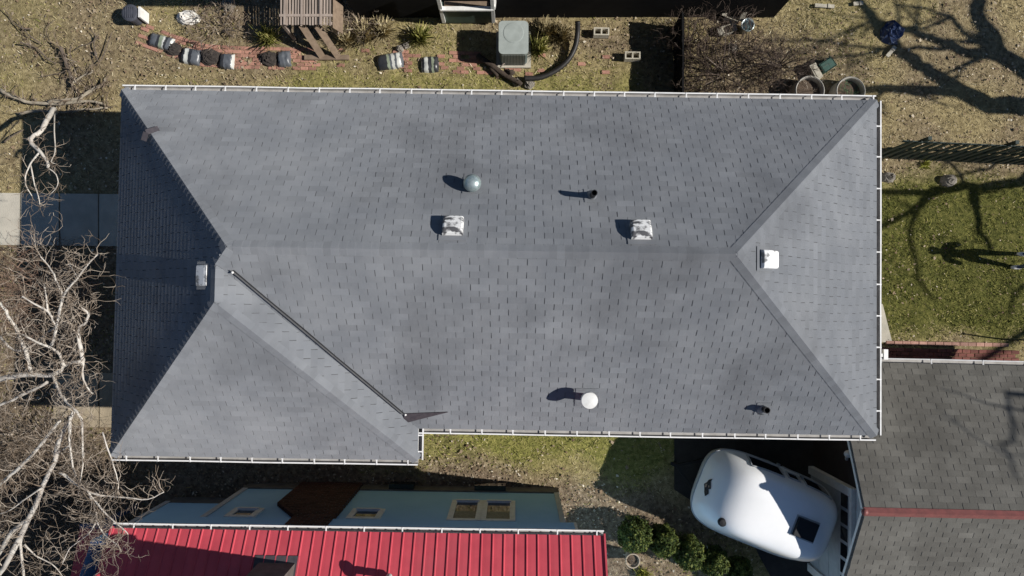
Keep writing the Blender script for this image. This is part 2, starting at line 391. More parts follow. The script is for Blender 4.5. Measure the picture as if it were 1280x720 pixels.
def shingle_roof(root, faces, m, R, seed, limit=300, gap=.0095):
    rr = random.Random(seed); full = []; rest = MB()
    lim = []
    for fi, fc in enumerate(faces):
        umin = min(q[0] for q in fc.q); umax = max(q[0] for q in fc.q); vmax = max(q[1] for q in fc.q)
        off = rr.random()*.3
        for k in range(int(vmax/TE)+1):
            v0 = k*TE; off += TW/2+rr.uniform(-.012, .012); lean = rr.uniform(-.006, .006)
            j0 = int((umin-off)/TW)-2; j1 = int((umax-off)/TW)+2
            for j in range(j0, j1+1):
                u0 = off+j*TW+gap/2+rr.uniform(-.003, .003); u1 = off+(j+1)*TW-gap/2+rr.uniform(-.003, .003)
                dv = rr.uniform(-.004, .004)
                rect = [(u0, v0+dv), (u1, v0+dv), (u1+lean, v0+TE+.002), (u0+lean, v0+TE+.002)]
                for part in fc.parts:
                  c = clip(rect, part)
                  if len(c) < 3: continue
                  ar = abs(sum(c[i][0]*c[(i+1) % len(c)][1]-c[(i+1) % len(c)][0]*c[i][1] for i in range(len(c))))/2
                  if ar < 2e-4: continue
                  t = min(1, max(0, rr.gauss(.5, .2)))
                  if ar > .985*(TW-gap)*TE:
                      w = [R @ (fc.M @ Vector((a, b, 0))) for a, b in rect]; pp = [proj(p) for p in w]
                      pa = abs(sum(pp[i][0]*pp[(i+1) % 4][1]-pp[(i+1) % 4][0]*pp[i][1] for i in range(4)))/2
                      cx = sum(p[0] for p in pp)/4
                      full.append((pa if cx < 1270 and fc.drop > .003 else 0, fc, u0, v0, c, t))
                  else:
                      rest.M = fc.M; vs, fs = tab_mesh_geo(c, v0, fc.drop); rest.add(vs, fs, t)
    full.sort(key=lambda x: -x[0])
    var = []
    for i in range(9):
        b = MB(); w = TW-gap; vs, fs = tab_mesh_geo([(0, 0), (w, 0), (w+.001*(i % 3-1), TE+.002), (.001*(i % 3-1), TE+.002)], 0)
        b.add(vs, fs, .1+.1*i); var.append(b.mesh('shingle', m))
    for pa, fc, u0, v0, c, t in full[:limit]:
        inst('shingle', var[min(8, max(0, round((t-.1)/.1)))], root, fc.M @ Matrix.Translation((u0, v0, 0)))
    for pa, fc, u0, v0, c, t in full[limit:]:
        rest.M = fc.M; vs, fs = tab_mesh_geo(c, v0, fc.drop); rest.add(vs, fs, t)
    rest.M = None
    rest.build('shingle_field', m, root, kind='stuff')
def cap_row(root, a, b, n1, n2, side, m, w=.145, name='ridge_cap', seed=1):
    """folded cap shingles from a (low) to b; side = horizontal unit vector towards face 1"""
    rr = random.Random(seed); a = Vector(a); b = Vector(b); d = (b-a); L = d.length; d.normalize()
    def edge(n, sgn):
        e = d.cross(n).normalized(); return e if e.dot(Vector(side))*sgn > 0 else -e
    e1, e2 = edge(n1, 1), edge(n2, -1); up = (n1+n2).normalized()
    var = []
    for i in range(5):
        bm = MB(); vs = []
        for al, h in ((0, .0155), (TE+.02, .0105)):
            vs += [e1*w+d*al+n1*h, up*(h*1.1)+d*al, e2*w+d*al+n2*h]
        for al in (0, TE+.02): vs += [e1*w+d*al-n1*.004, d*al, e2*w+d*al-n2*.004]
        bm.add(vs, [(0, 1, 4, 3), (1, 2, 5, 4), (0, 6, 7, 1), (1, 7, 8, 2), (0, 3, 9, 6), (2, 8, 11, 5), (3, 4, 10, 9), (4, 5, 11, 10)], .2+.15*i)
        me = bm.mesh(name, m); bmm = bmesh.new(); bmm.from_mesh(me); bmesh.ops.recalc_face_normals(bmm, faces=bmm.faces); bmm.to_mesh(me); bmm.free()
        var.append(me)
    for k in range(int(L/TE)):
        inst(name, var[rr.randrange(5)], root, Matrix.Translation(a+d*(k*TE+rr.uniform(-.004, .004))))
def gutter_run(root, a, b, out, m, hang=.61, name='gutter', off=.1):
    """open trough from a to b just below the eave; out = outward unit vector; hangers are straps across it"""
    a = Vector(a); b = Vector(b); out = Vector(out); d = (b-a); L = d.length; d.normalize(); Z = Vector((0, 0, 1))
    pr = [(.0, -.005), (.0, -.10), (.075, -.10), (.105, -.03), (.105, .004), (.080, .004), (.080, -.004), (.097, -.004), (.097, -.03), (.07, -.094), (.006, -.094), (.006, -.005)]
    bm = MB(); n = len(pr); seg = max(1, int(L/1.2)); rr = random.Random(int(L*100)); vs = []; fs = []
    for i in range(seg+1):
        wv = 0 if i in (0, seg) else rr.uniform(-.006, .006)
        for o_, z_ in pr: vs.append(a+d*(L*i/seg)+out*(o_+wv)+Z*(z_+wv*.5))
    for i in range(seg):
        for k in range(n): k2 = (k+1) % n; fs.append((i*n+k, (i+1)*n+k, (i+1)*n+k2, i*n+k2))
    fs += [tuple(range(n)), tuple(seg*n+k for k in range(n))[::-1]]
    bm.add(vs, fs); bm.mi = [1 if (i < seg*n and (i % n) in (8, 9, 10)) else 0 for i in range(len(fs))]; g = bm.build(name, [m, M['gutter_inner']], root)
    bmm = bmesh.new(); bmm.from_mesh(g.data); bmesh.ops.recalc_face_normals(bmm, faces=bmm.faces); bmm.to_mesh(g.data); bmm.free()
    hb = MB(); hb.M = Matrix(((d.x, out.x, 0, 0), (d.y, out.y, 0, 0), (0, 0, 1, 0), (0, 0, 0, 1)))
    hb.box((0, .045, .008), (.024, .12, .006)); hb.box((0, .0, .012), (.038, .03, .012)); hm = hb.mesh('gutter_hanger', m)
    s = off
    while s < L-.05:
        o = inst('gutter_hanger', hm, g, Matrix.Translation(a+d*s)); s += hang+rr.uniform(-.02, .02)
    return g

# ------------------------------------------------------------------ the grey hip-roofed house
YAW = -.015; HE = 3.58
RY = Matrix.Rotation(YAW, 3, 'Z'); RYI = RY.inverted()
hx0, hx1, hy0, hy1, hy2, hxw = -7.693, 6.987, 4.108, -2.362, -2.969, -1.798
sM, sL_, sR_ = .769, .782, .706
hh = (hy0-hy1)/2*sM; yr = (hy0+hy1)/2; xW = hx0+hh/sL_; xE = hx1-hh/sR_
xa = (hxw*sM+hx0*sL_)/(sM+sL_); za = (xa-hx0)*sL_; ya = hy2+za/sM; yv = hy1+(hxw-xa)
V3 = lambda x, y, z: Vector((x, y, HE+z))
house = thing('hip_roof_house', 'long house under a blue-grey shingled hip roof with white gutters all round', 'house', (0, 0, 0), YAW)
fN = Face([V3(hx1, hy0, 0), V3(hx0, hy0, 0), V3(xW, yr, hh), V3(xE, yr, hh)], (-1, 0, 0))
fE = Face([V3(hx1, hy1, 0), V3(hx1, hy0, 0), V3(xE, yr, hh)], (0, 1, 0))
fS = Face([V3(hxw, hy1, 0), V3(hx1, hy1, 0), V3(xE, yr, hh), V3(xW, yr, hh), V3(xa, yv, za)], (1, 0, 0))
fWS = Face([V3(hx0, hy2, 0), V3(hxw, hy2, 0), V3(xa, ya, za)], (1, 0, 0))
fWE = Face([V3(hxw, hy2, 0), V3(hxw, hy1, 0), V3(xa, yv, za), V3(xa, ya, za)], (0, 1, 0))
fL = Face([V3(hx0, hy0, 0), V3(hx0, hy2, 0), V3(xa, ya, za), V3(xa, yv, za), V3(xW, yr, hh)], (0, -1, 0))
hip_y = hy0-(xa-hx0)*sL_/sM
def _q(fc, pts): return [((p-fc.O).dot(fc.U), (p-fc.O).dot(fc.V)) for p in pts]
fL.parts = [_q(fL, [V3(hx0, hy0, 0), V3(hx0, hy2, 0), V3(xa, ya, za), V3(xa, yv, za), V3(xa, hip_y, za)]), _q(fL, [V3(xa, hip_y, za), V3(xa, yv, za), V3(xW, yr, hh)])]
fL.drop = .0012
dk = MB()
for fc in (fN, fE, fS, fWS, fWE, fL):
    n = len(fc.p); vs = list(fc.p)+[p-Vector((0, 0, .06)) for p in fc.p]; dk.add(vs, [tuple(range(n))])
rd = dk.build('roof_deck', M['felt'], house)
bmm = bmesh.new(); bmm.from_mesh(rd.data); bmesh.ops.recalc_face_normals(bmm, faces=bmm.faces)
for f_ in bmm.faces:
    if f_.normal.z < 0: f_.normal_flip()
bmm.to_mesh(rd.data); bmm.free()
shingle_roof(house, [fN, fE, fS, fWS, fWE, fL], M['shingle'], RY, 11)
cap_row(house, V3(xE, yr, hh), V3(xW, yr, hh), fN.N, fS.N, (0, 1, 0), M['shingle'], w=.125, seed=1)
cap_row(house, V3(hx1, hy0, 0), V3(xE, yr, hh), fN.N, fE.N, (-1, 1, 0), M['shingle'], w=.125, seed=2)
cap_row(house, V3(hx1, hy1, 0), V3(xE, yr, hh), fS.N, fE.N, (-1, -1, 0), M['shingle'], w=.125, seed=3)
cap_row(house, V3(hx0, hy0, 0), V3(xW, yr, hh), fN.N, fL.N, (1, 1, 0), M['shingle'], w=.125, seed=4)
cap_row(house, V3(xa, yv, za), V3(xW, yr, hh), fS.N, fL.N, (1, -1, 0), M['shingle'], w=.125, seed=5)
cap_row(house, V3(xa, ya, za), V3(xa, yv, za), fWE.N, fL.N, (1, 0, 0), M['shingle'], w=.125, seed=6)
cap_row(house, V3(hx0, hy2, 0), V3(xa, ya, za), fWS.N, fL.N, (1, -1, 0), M['shingle'], w=.125, seed=7)
cap_row(house, V3(hxw, hy2, 0), V3(xa, ya, za), fWS.N, fWE.N, (-1, -1, 0), M['shingle'], w=.125, seed=8)
# body below
foot = [(hx0, hy2), (hxw, hy2), (hxw, hy1), (hx1, hy1), (hx1, hy0), (hx0, hy0)]
def inset(pts, d):
    out = []; n = len(pts)
    for i in range(n):
        p0, p1, p2 = Vector(pts[i-1]), Vector(pts[i]), Vector(pts[(i+1) % n])
        a = (p1-p0).normalized(); b = (p2-p1).normalized(); na = Vector((-a.y, a.x)); nb = Vector((-b.y, b.x))
        out.append(tuple(p1+na*d+nb*d))
    return out
w = MB(); w.prism(inset(foot, .42), .5, HE-.12); w.build('wall', M['house_wall'], house)
w = MB(); w.prism(inset(foot, .40), -.1, .5); w.build('foundation', M['found'], house)
w = MB(); w.prism(inset(foot, .03), HE-.14, HE-.115); w.build('soffit', M['white'], house)
fb = MB()
for i in range(len(foot)):
    a = Vector((*inset(foot, .012)[i], HE-.085)); b = Vector((*inset(foot, .012)[(i+1) % 6], HE-.085)); fb.bar(a, b, .02, .15)
fb.build('fascia', M['fascia'], house)
z0 = HE-.012
gutter_run(house, (hx0, hy0, z0), (hx1, hy0, z0), (0, 1, 0), M['gutter'], .60, off=.25)
gutter_run(house, (hx1, hy0, z0), (hx1, hy1, z0), (1, 0, 0), M['gutter'], .61, off=.5)
gutter_run(house, (hx1, hy1, z0), (hxw+.0, hy1, z0), (0, -1, 0), M['gutter'], .60, off=.3)
gutter_run(house, (hxw, hy2, z0), (hxw, hy1, z0), (1, 0, 0), M['gutter'], .32, off=.16)
gutter_run(house, (hx0, hy2, z0), (hxw, hy2, z0), (0, -1, 0), M['gutter'], .60, off=.3)

def on_face(px, py, fc, dz=0.0):
    p = fc.at(px, py, RY, dz)
    return Matrix(((fc.U.x, fc.V.x, fc.N.x, p.x), (fc.U.y, fc.V.y, fc.N.y, p.y), (fc.U.z, fc.V.z, fc.N.z, p.z), (0, 0, 0, 1)))
def box_vent(px, py, fc, m, w=.33, l=.32, h=.15, tilt=0.0):
    Mx = on_face(px, py, fc, .1) @ Matrix.Rotation(tilt, 4, 'X')
    v = inst('roof_vent', None, house, Mx) if False else bpy.data.objects.new('roof_vent', None)
    b = MB(); hw, hl = w/2, l/2
    # hood: low at the top of the slope, open and higher at the bottom, with rounded long edges
    prof = [(-hw, .03), (-hw, h*.75), (-hw*.93, h*.93), (-hw*.8, h), (0, h*1.03), (hw*.8, h), (hw*.93, h*.93), (hw, h*.75), (hw, .03)]
    vs = []; fs = []; n = len(prof); L_ = [(-hl, 1.0), (-hl*.2, 1.0), (hl*.55, .93), (hl, .55)]
    for y, k in L_:
        for x, z in prof: vs.append((x, y, .03+(z-.03)*k))
    for i in range(len(L_)-1):
        for k in range(n-1): fs.append((i*n+k, i*n+k+1, (i+1)*n+k+1, (i+1)*n+k))
    fs += [tuple(range(n))[::-1], tuple((len(L_)-1)*n+k for k in range(n))]
    b.add(vs, fs)
    o = b.build('roof_vent', m, house, False); o.matrix_local = Mx
    bmm = bmesh.new(); bmm.from_mesh(o.data); bmesh.ops.recalc_face_normals(bmm, faces=bmm.faces); bmm.to_mesh(o.data); bmm.free()
    f = MB(); f.box((0, .03, .018), (w*1.35, l*1.4, .006)); fo = f.build('flange', M['shingle'], o)
    k = MB(); k.box((0, 0, .03), (w*.86, l*.8, .03)); k.build('throat', M['black'], o)
    return o
box_vent(566, 286, fN, M['vent']); box_vent(802, 291, fN, M['vent'])
ov = box_vent(959, 324, fE, M['vent_clean'], .30, .30, .15); tag(ov, 'bright white roof vent on the small sunlit end slope')
box_vent(251, 344, fL, M['vent_clean'], .34, .26, .05, -math.radians(6))
# capped flue
Mx = on_face(737, 501, fS, .5); p = Mx.translation
b = MB(); b.lathe(p, [(.075, -.12), (.075, .46)], 18); fl = b.build('flue_pipe', M['flash_grey'], house, True); fl.data.set_sharp_from_angle(angle=.6)
b = MB(); b.lathe(p, [(.13, .38), (.15, .40), (.15, .47), (.142, .492), (.06, .505), (.0, .507)], 28); c_ = b.build('flue_cap', M['white'], fl, True); c_.data.set_sharp_from_angle(angle=.6)
b = MB(); b.M = Mx; b.box((0, 0, .015), (.42, .46, .006)); b.M = None; b.build('flashing', M['flash_grey'], fl)
# galvanised dome vent
Mx = on_face(590, 228, fN, .26); p = Mx.translation
b = MB(); b.lathe(p, [(.08, -.12), (.08, .18)], 18); fl = b.build('dome_vent', M['galv'], house, True)
b = MB(); b.lathe(p, [(.10, .12), (.145, .16), (.152, .20), (.14, .245), (.10, .285), (.05, .305), (.0, .31)], 28); b.build('dome', M['galv'], fl, True)
b = MB(); b.M = Mx; b.box((0, .02, .016), (.34, .40, .006)); b.M = None; b.build('flashing', M['shingle'], fl)
# plumbing stacks
def stack(px, py, fc, h, r):
    Mx = on_face(px, py, fc, h); p = Mx.translation
    b = MB(); b.lathe(p, [(r, -.15), (r, h), (r*.8, h), (r*.8, h-.12), (0, h-.12)], 16); o = b.build('plumbing_stack', M['black'], house)
    smooth_by_angle(o)
    b = MB(); b.lathe(p, [(r*2.2, -.06), (r*1.5, .02), (r*1.15, .10), (r*1.02, .11)], 16); b.build('collar', M['flash_grey'], o, True)
    b = MB(); b.M = Mx; b.box((0, .0, .015), (.26, .32, .006)); b.M = None; b.build('flashing', M['shingle'], o)
stack(743, 241, fN, .36, .052); stack(959, 513, fS, .24, .06)
# black cable in the wing valley with white end clips, and the dark kick-out flashing at its foot
vN = (fS.N+fWE.N).normalized()
q = [fS.at(293+(507-293)*t, 337+(517-337)*t, RY) for t in (0, .2, .4, .6, .8, 1)]
b = MB(); b.tube([p+fS.N*.025+Vector((rnd.uniform(-.012, .012), 0, 0)) for p in q], .010, 6); cb = b.build('valley_cable', M['cable'], house)
b = MB(); b.add([p+fWE.N*.016+Vector((-.015, -.015, -.01)) for p in q]+[p+fWE.N*.016+Vector((-.065, -.015, .035)) for p in q], [(k+1, k, 6+k, 7+k) for k in range(5)]); b.build('valley_flashing', M['valley'], house)
for p in (q[0]+Vector((-.02, -.03, 0)), q[-1]):
    b = MB(); b.lathe(p+fS.N*.03, [(.0, -.02), (.02, -.008), (.023, .008), (.014, .02), (0, .024)], 10); b.build('end_clip', M['white'], cb, True)
tri = [fS.at(*t, RY) for t in ((505, 516), (560, 514), (532, 521), (505, 528))]
b = MB(); n = 4; b.add([p+fS.N*.012 for p in tri]+[p+fS.N*.03 for p in tri], [(4, 7, 6, 5), (0, 1, 5, 4), (1, 2, 6, 5), (2, 3, 7, 6), (3, 0, 4, 7)]); kf = b.build('kickout_flashing', M['flash_dark'], house)
# a torn cap strip lying across the north-west hip
a_ = fN.at(184, 168, RY); b_ = fN.at(199, 162, RY)
b = MB(); b.bar(a_+fN.N*.05, b_+fN.N*.03, .10, .012); b.bar(a_+fN.N*.05, a_+Vector((-.05, -.12, .02)), .10, .012); b.build('loose_cap_strip', M['flash_dark'], house)

# ------------------------------------------------------------------ garage with the brown-grey gable roof
GYAW = -.022; RG = Matrix.Rotation(GYAW, 3, 'Z'); RGI = RG.inverted()
gr = P(1082, 640, 3.28); gl = RGI @ gr
gx0, gyr = gl.x, gl.y; gx1 = gx0+6.2; ghr = 3.28; ghe = 1.92
gyn = (RGI @ P(1110, 453.5, ghe)).y; gs = (ghr-ghe)/(gyn-gyr); gys = gyr-(gyn-gyr)
garage = thing('garage', 'garage under a brown-grey shingled gable roof with a red metal ridge', 'garage', (0, 0, 0), GYAW)
fGN = Face([(gx1, gyn, ghe), (gx0, gyn, ghe), (gx0, gyr, ghr), (gx1, gyr, ghr)], (-1, 0, 0))
fGS = Face([(gx0, gys, ghe), (gx1, gys, ghe), (gx1, gyr, ghr), (gx0, gyr, ghr)], (1, 0, 0))
b = MB()
for fc in (fGN, fGS):
    b.add(list(fc.p)+[p-Vector((0, 0, .10)) for p in fc.p], [(0, 1, 2, 3), (7, 6, 5, 4), (0, 4, 5, 1), (1, 5, 6, 2), (2, 6, 7, 3), (3, 7, 4, 0)])
b.build('roof_deck', M['felt'], garage)
shingle_roof(garage, [fGN, fGS], M['garage_shingle'], RG, 23, gap=.012)
b = MB(); L_ = 8; rr = random.Random(5)
for k in range(3):
    x0 = gx0-.03+k*2.1; x1 = x0+2.12
    b.add([(x0, gyr+.085, ghr-.085*gs+.018), (x0, gyr+.03, ghr+.02), (x0, gyr, ghr+.045), (x0, gyr-.03, ghr+.02), (x0, gyr-.085, ghr-.085*gs+.018),
           (x1, gyr+.085, ghr-.085*gs+.022), (x1, gyr+.03, ghr+.024), (x1, gyr, ghr+.05), (x1, gyr-.03, ghr+.024), (x1, gyr-.085, ghr-.085*gs+.022)],
          [(i, i+1, i+6, i+5) for i in range(4)])
b.build('ridge_cap', M['red_cap'], garage)
b = MB(); b.lathe((gx0-.02, gyr, ghr+.01), [(.06, -.03), (.07, .0), (.05, .04), (0, .05)], 10); b.build('ridge_end', M['red_cap'], garage, True)
gutter_run(garage, (gx0-.2, gyn, ghe-.01), (gx1, gyn, ghe-.01), (0, 1, 0), M['fascia'], 1.1)
e = RGI @ P(1106, 443, ghe)
b = MB(); b.box((e.x+.02, e.y, ghe-.02), (.09, .22, .07)); b.box((e.x-.16, e.y-.02, ghe-.03), (.28, .07, .06)); b.box((e.x-.33, e.y-.02, ghe-1.0), (.09, .09, 1.95)); b.build('downspout', M['gutter'], garage)
gxw = gx0+.42                                                # west wall
b = MB(); ov = .25
b.add([(gxw, gys+ov, 0), (gxw, gyn-ov, 0), (gxw, gyn-ov, ghe), (gxw, gyr, ghr-.1), (gxw, gys+ov, ghe), (gx1-.3, gys+ov, 0), (gx1-.3, gyn-ov, 0), (gx1-.3, gyn-ov, ghe), (gx1-.3, gyr, ghr-.1), (gx1-.3, gys+ov, ghe)],
      [(0, 1, 2, 3, 4), (9, 8, 7, 6, 5), (0, 5, 6, 1), (1, 6, 7, 2), (4, 9, 5, 0)]); b.build('wall', M['garage_wall'], garage)
b = MB(); b.add([(gxw-.025, gyr+1.0, 2.13), (gxw-.025, gyr, ghr-.13), (gxw-.025, gys+.3, 2.13)], [(0, 1, 2)]); b.build('gable_panel', M['blue_pale'], garage)
for sgn, ye in ((1, gyn), (-1, gys)):
    b = MB(); b.bar((gx0+.015, ye, ghe-.09), (gx0+.015, gyr, ghr-.09), .03, .16); b.build('bargeboard', M['white'], garage)
b = MB(); b.box((gxw-.03, gyr+.42, 2.38), (.03, .5, .26)); b.build('gable_louvre', M['glass'], garage)
dn, ds = (RGI @ P(1028, 592, 0)).y, (RGI @ P(1028, 704, 0)).y
for yy in (dn+.09, ds-.09):
    b = MB(); b.box((gxw-.05, yy, 1.0), (.16, .18, 2.0)); b.build('door_jamb', M['white'], garage)
b = MB(); b.box((gxw-.05, (dn+ds)/2, 2.06), (.14, dn-ds+.36, .12)); b.build('lintel', M['white'], garage)
dr = MB()
for k in range(4):
    dr.box((gxw-.045, (dn+ds)/2, .25+.49*k), (.05, dn-ds-.004, .475))
door = dr.build('garage_door', M['blue_pale'], garage)
nw = 6
for k in range(nw):
    yy = dn-(dn-ds)*(k+.5)/nw
    b = MB(); b.box((gxw-.074, yy, 1.71), (.012, (dn-ds)/nw*.78, .30)); b.build('pane', M['glass'], door)
e = RGI @ P(1061, 568, 1.9)
b = MB(); b.lathe((e.x, e.y, 1.82), [(.03, -.05), (.07, .0), (.085, .05), (.06, .10), (0, .12)], 12); fl = b.build('floodlight', M['white'], garage, True)
b = MB(); b.bar((e.x, e.y, 1.85), (gxw, e.y-.05, 1.85), .03, .03); b.bar((e.x, e.y, 1.83), (e.x+.03, e.y-.15, 1.74), .05, .05); b.build('arm', M['frame'], fl)

# ------------------------------------------------------------------ blue house with the red metal roof
BYAW = -.0147; RB = Matrix.Rotation(BYAW, 3, 'Z'); RBI = RB.inverted()
EZ = 3.4; bs = .58
ec = RBI @ P(755, 668.5, EZ); ew = RBI @ P(141, 663.5, EZ)
bx1, bx0, bye = ec.x, ew.x, (ec.y+ew.y)/2; run = 3.3
blue = thing('blue_house', 'blue-sided house under a bright red ribbed metal roof', 'house', (0, 0, 0), BYAW)
nrm = Vector((0, bs, 1)).normalized(); slope = Vector((0, -1, bs)).normalized(); SL = run*math.sqrt(1+bs*bs)
b = MB()
for sg in (1, -1):
    yr_ = bye-run; ye = bye if sg > 0 else bye-2*run
    b.add([(bx0, ye, EZ-.03), (bx1, ye, EZ-.03), (bx1, yr_, EZ-.03+run*bs), (bx0, yr_, EZ-.03+run*bs), (bx0, ye, EZ-.12), (bx1, ye, EZ-.12), (bx1, yr_, EZ-.12+run*bs), (bx0, yr_, EZ-.12+run*bs)],
          [(0, 1, 2, 3), (7, 6, 5, 4), (0, 4, 5, 1), (1, 5, 6, 2), (3, 2, 6, 7), (3, 7, 4, 0)])
b.build('roof_deck', M['felt'], blue)
npan = 44; pw = (bx1-bx0)/npan
pv = []
for i in range(3):
    b = MB(); pr = [(0, .0), (.010, .022), (.026, .022), (.038, .002), (pw*.5, .003), (pw-.001, .0)]
    vs = []; fs = []
    for s_ in (0, SL):
        for x, z in pr: vs.append(Vector((x, 0, 0))+slope*s_+nrm*z)
    n = len(pr); fs = [(k, k+1, n+k+1, n+k) for k in range(n-1)]
    vs += [Vector((x, 0, 0))-nrm*.01 for x, z in pr]; fs += [(k+1, k, 2*n+k, 2*n+k+1) for k in range(n-1)]
    b.add(vs, fs, .2+.3*i); pv.append(b.mesh('roof_panel', M['red']))
for k in range(npan):
    inst('roof_panel', pv[k % 3], blue, Matrix.Translation((bx0+k*pw, bye+.02, EZ)))
for k in range(npan):
    inst('roof_panel', pv[(k+1) % 3], blue, Matrix.Translation((bx0+(k+1)*pw, bye-2*run-.02, EZ)) @ Matrix.Rotation(math.pi, 4, 'Z'))
b = MB(); b.bar((bx0, bye-run, EZ+run*bs+.02), (bx1, bye-run, EZ+run*bs+.02), .24, .05); b.build('ridge_cap', M['red'], blue)
for sx in (bx0-.01, bx1+.01):
    for ye_ in (bye+.03, bye-2*run-.03):
        b = MB(); b.bar(Vector((sx, ye_, EZ-.04)), Vector((sx, bye-run, EZ-.04+run*bs)), .035, .14); b.build('rake_trim', M['red'], blue)
gutter_run(blue, (bx0, bye+.01, EZ-.02), (bx1, bye+.01, EZ-.02), (0, 1, 0), M['gutter'], .75, off=.4)
wy = (RBI @ P(700, 616, .35)).y                               # wall face
wx1 = (RBI @ P(697, 617, .3)).x; wxm = (RBI @ P(306, 613, .35)).x; wx0 = (RBI @ P(208, 628, .35)).x
yd = bye-2*run+.3
def gable_wall(x0, x1, y, name, m, z0=.4):
    b = MB(); top = EZ-.10
    b.add([(x0, y, z0), (x1, y, z0), (x1, y, top), (x0, y, top), (x0, yd, z0), (x1, yd, z0), (x1, yd, top), (x0, yd, top), (x1, bye-run, top+run*bs-.15), (x0, bye-run, top+run*bs-.15)],
          [(3, 2, 1, 0), (1, 2, 8, 6, 5), (0, 4, 7, 9, 3), (4, 5, 6, 7)])
    return b.build(name, m, blue)
gable_wall(wxm, wx1, wy, 'wall', M['blue'])
gable_wall(wx0, wxm+.01, wy-.36, 'set_back_wall', M['blue'])
b = MB(); b.box(((wxm+wx1)/2, wy-2.5, .17), (wx1-wxm+.06, 5.06, .5)); b.box(((wx0+wxm)/2, wy-2.8, .165), (wxm-wx0, 4.9, .5)); b.build('foundation', M['found'], blue)
# frieze under the eave with a dark shadow gap, and pale corner boards
fz = EZ-.62
for x0_, x1_, y_ in ((wxm-.03, wx1+.16, wy+.03), (wx0-.03, wxm-.04, wy-.33)):
    b = MB(); b.box(((x0_+x1_)/2, y_, fz+.23), (x1_-x0_, .06, .46)); b.build('frieze_board', M['blue'], blue)
b = MB(); b.box((wx1+.19, wy-.06, fz+.23), (.05, .24, .47)); b.build('eave_return', M['white'], blue)
for x, y in ((wx1-.04, wy+.012), (wxm+.04, wy+.012), (wx0+.04, wy-.348)):
    b = MB(); b.box((x, y, (fz+.35)/2), (.11, .03, fz-.35)); b.build('corner_board', M['blue_pale'], blue)
def wall_pt(px, py, y):                                       # pixel -> point on the wall plane y
    n = RB @ Vector((0, 1, 0)); h = plane_hit(px, py, n, y); return RBI @ h
def bwindow(cx, zlo, zhi, wd, y, blind=False):
    root = MB(); root.box((cx, y+.008, (zlo+zhi)/2), (wd, .012, zhi-zlo)); g = root.build('window', M['glass'], blue)
    f = MB(); t = .12
    f.box((cx-wd/2-t/2, y+.02, (zlo+zhi)/2), (t, .045, zhi-zlo+2*t)); f.box((cx+wd/2+t/2, y+.02, (zlo+zhi)/2), (t, .045, zhi-zlo+2*t))
    f.box((cx, y+.018, zhi+t/2), (wd, .04, t)); f.build('frame', M['white'], g)
    s = MB(); s.box((cx, y+.035, zlo-.04), (wd+.06, .07, .07)); s.build('sill', M['white'], g)
    if blind:
        s = MB(); s.box((cx, y+.017, zhi-(zhi-zlo)*.23), (wd*.98, .004, (zhi-zlo)*.46)); s.build('blind', M['blind'], g)
a = wall_pt(566, 649, wy); a2 = wall_pt(594, 649, wy); zb = wall_pt(580, 629, wy).z; zt = wall_pt(580, 650, wy).z
bwindow((a.x+a2.x)/2, zb, zt, a2.x-a.x, wy, True)
a = wall_pt(607.5, 649, wy); a2 = wall_pt(637, 649, wy); bwindow((a.x+a2.x)/2, zb, zt, a2.x-a.x, wy, True)
a = wall_pt(440, 649, wy); a2 = wall_pt(468, 649, wy); z1_ = wall_pt(455, 640, wy).z; bwindow((a.x+a2.x)/2, z1_, zt, a2.x-a.x, wy)
a = wall_pt(286, 648, wy); a2 = wall_pt(310, 648, wy); z1_ = wall_pt(305, 639, wy).z; bwindow((a.x+a2.x)/2, z1_, zt, a2.x-a.x, wy)
for x0_, x1_ in ((482, 514), (592, 632)):
    a = wall_pt(x0_, 616, wy+.06); a2 = wall_pt(x1_, 616, wy+.06)
    b = MB(); b.box(((a.x+a2.x)/2, wy+.09, .25), (a2.x-a.x, .12, .26)); b.build('basement_window', M['glass'], blue)
# brick chimney breast with one sloped shoulder against the wall, and the stack above the roof
CD = .085
cb0 = wall_pt(368, 610, wy+CD); cb1 = wall_pt(447, 612, wy+CD); ct = wall_pt(348, 627, wy+CD)
xl = cb0.x; xr = cb1.x; zs = ct.z; xl2 = wall_pt(352, 658, wy+CD).x
br = MB(); rr = random.Random(4); zc = .0; row = 0
while zc < EZ-.22:
    xx0 = xl if zc < zs else xl+(xl2-xl)*min(1, (zc-zs)/.9)
    x = xx0+(0 if row % 2 else -.11)
    while x < xr:
        u0 = max(xx0, x); u1 = min(xr, x+.215)
        if u1-u0 > .03: br.box(((u0+u1)/2, wy+.03+rr.uniform(-.004, .004), zc+.033), (u1-u0-.012, .11, .062), t=rr.random())
        x += .227
    zc += .075; row += 1
cbr = br.build('chimney_breast', M['brick_dark'], blue); cbr['kind'] = 'stuff'; tag(cbr, 'dark brown brick chimney breast with a sloped shoulder on the blue wall')
b = MB(); b.prism([(xl+.02, wy-.05), (xr-.02, wy-.05), (xr-.02, wy+.075), (xl+.02, wy+.075)], -.05, zs); b.prism([(xl2+.02, wy-.05), (xr-.02, wy-.05), (xr-.02, wy+.075), (xl2+.02, wy+.075)], zs, EZ-.2); b.build('mortar_core', M['found'], blue)
def roof_hit(px, py, dz=0): # red roof plane, house coords
    n = RB @ nrm; return RBI @ plane_hit(px, py, n, n.dot(RB @ Vector((0, bye, EZ)))+n.z*dz)
s0 = roof_hit(327, 698); s1 = roof_hit(371, 703)
ch = thing('x', 'x', 'x') if False else None
cx_, cw = (s0.x+s1.x)/2-.02, s1.x-s0.x; cyn = s1.y; cd = .75; ztop = s1.z+2.35
b = MB(); b.prism([(cx_-cw/2, cyn-cd), (cx_+cw/2, cyn-cd), (cx_+cw/2, cyn), (cx_-cw/2, cyn)], s1.z-.5, ztop); st = b.build('chimney_stack', M['stack'], blue)
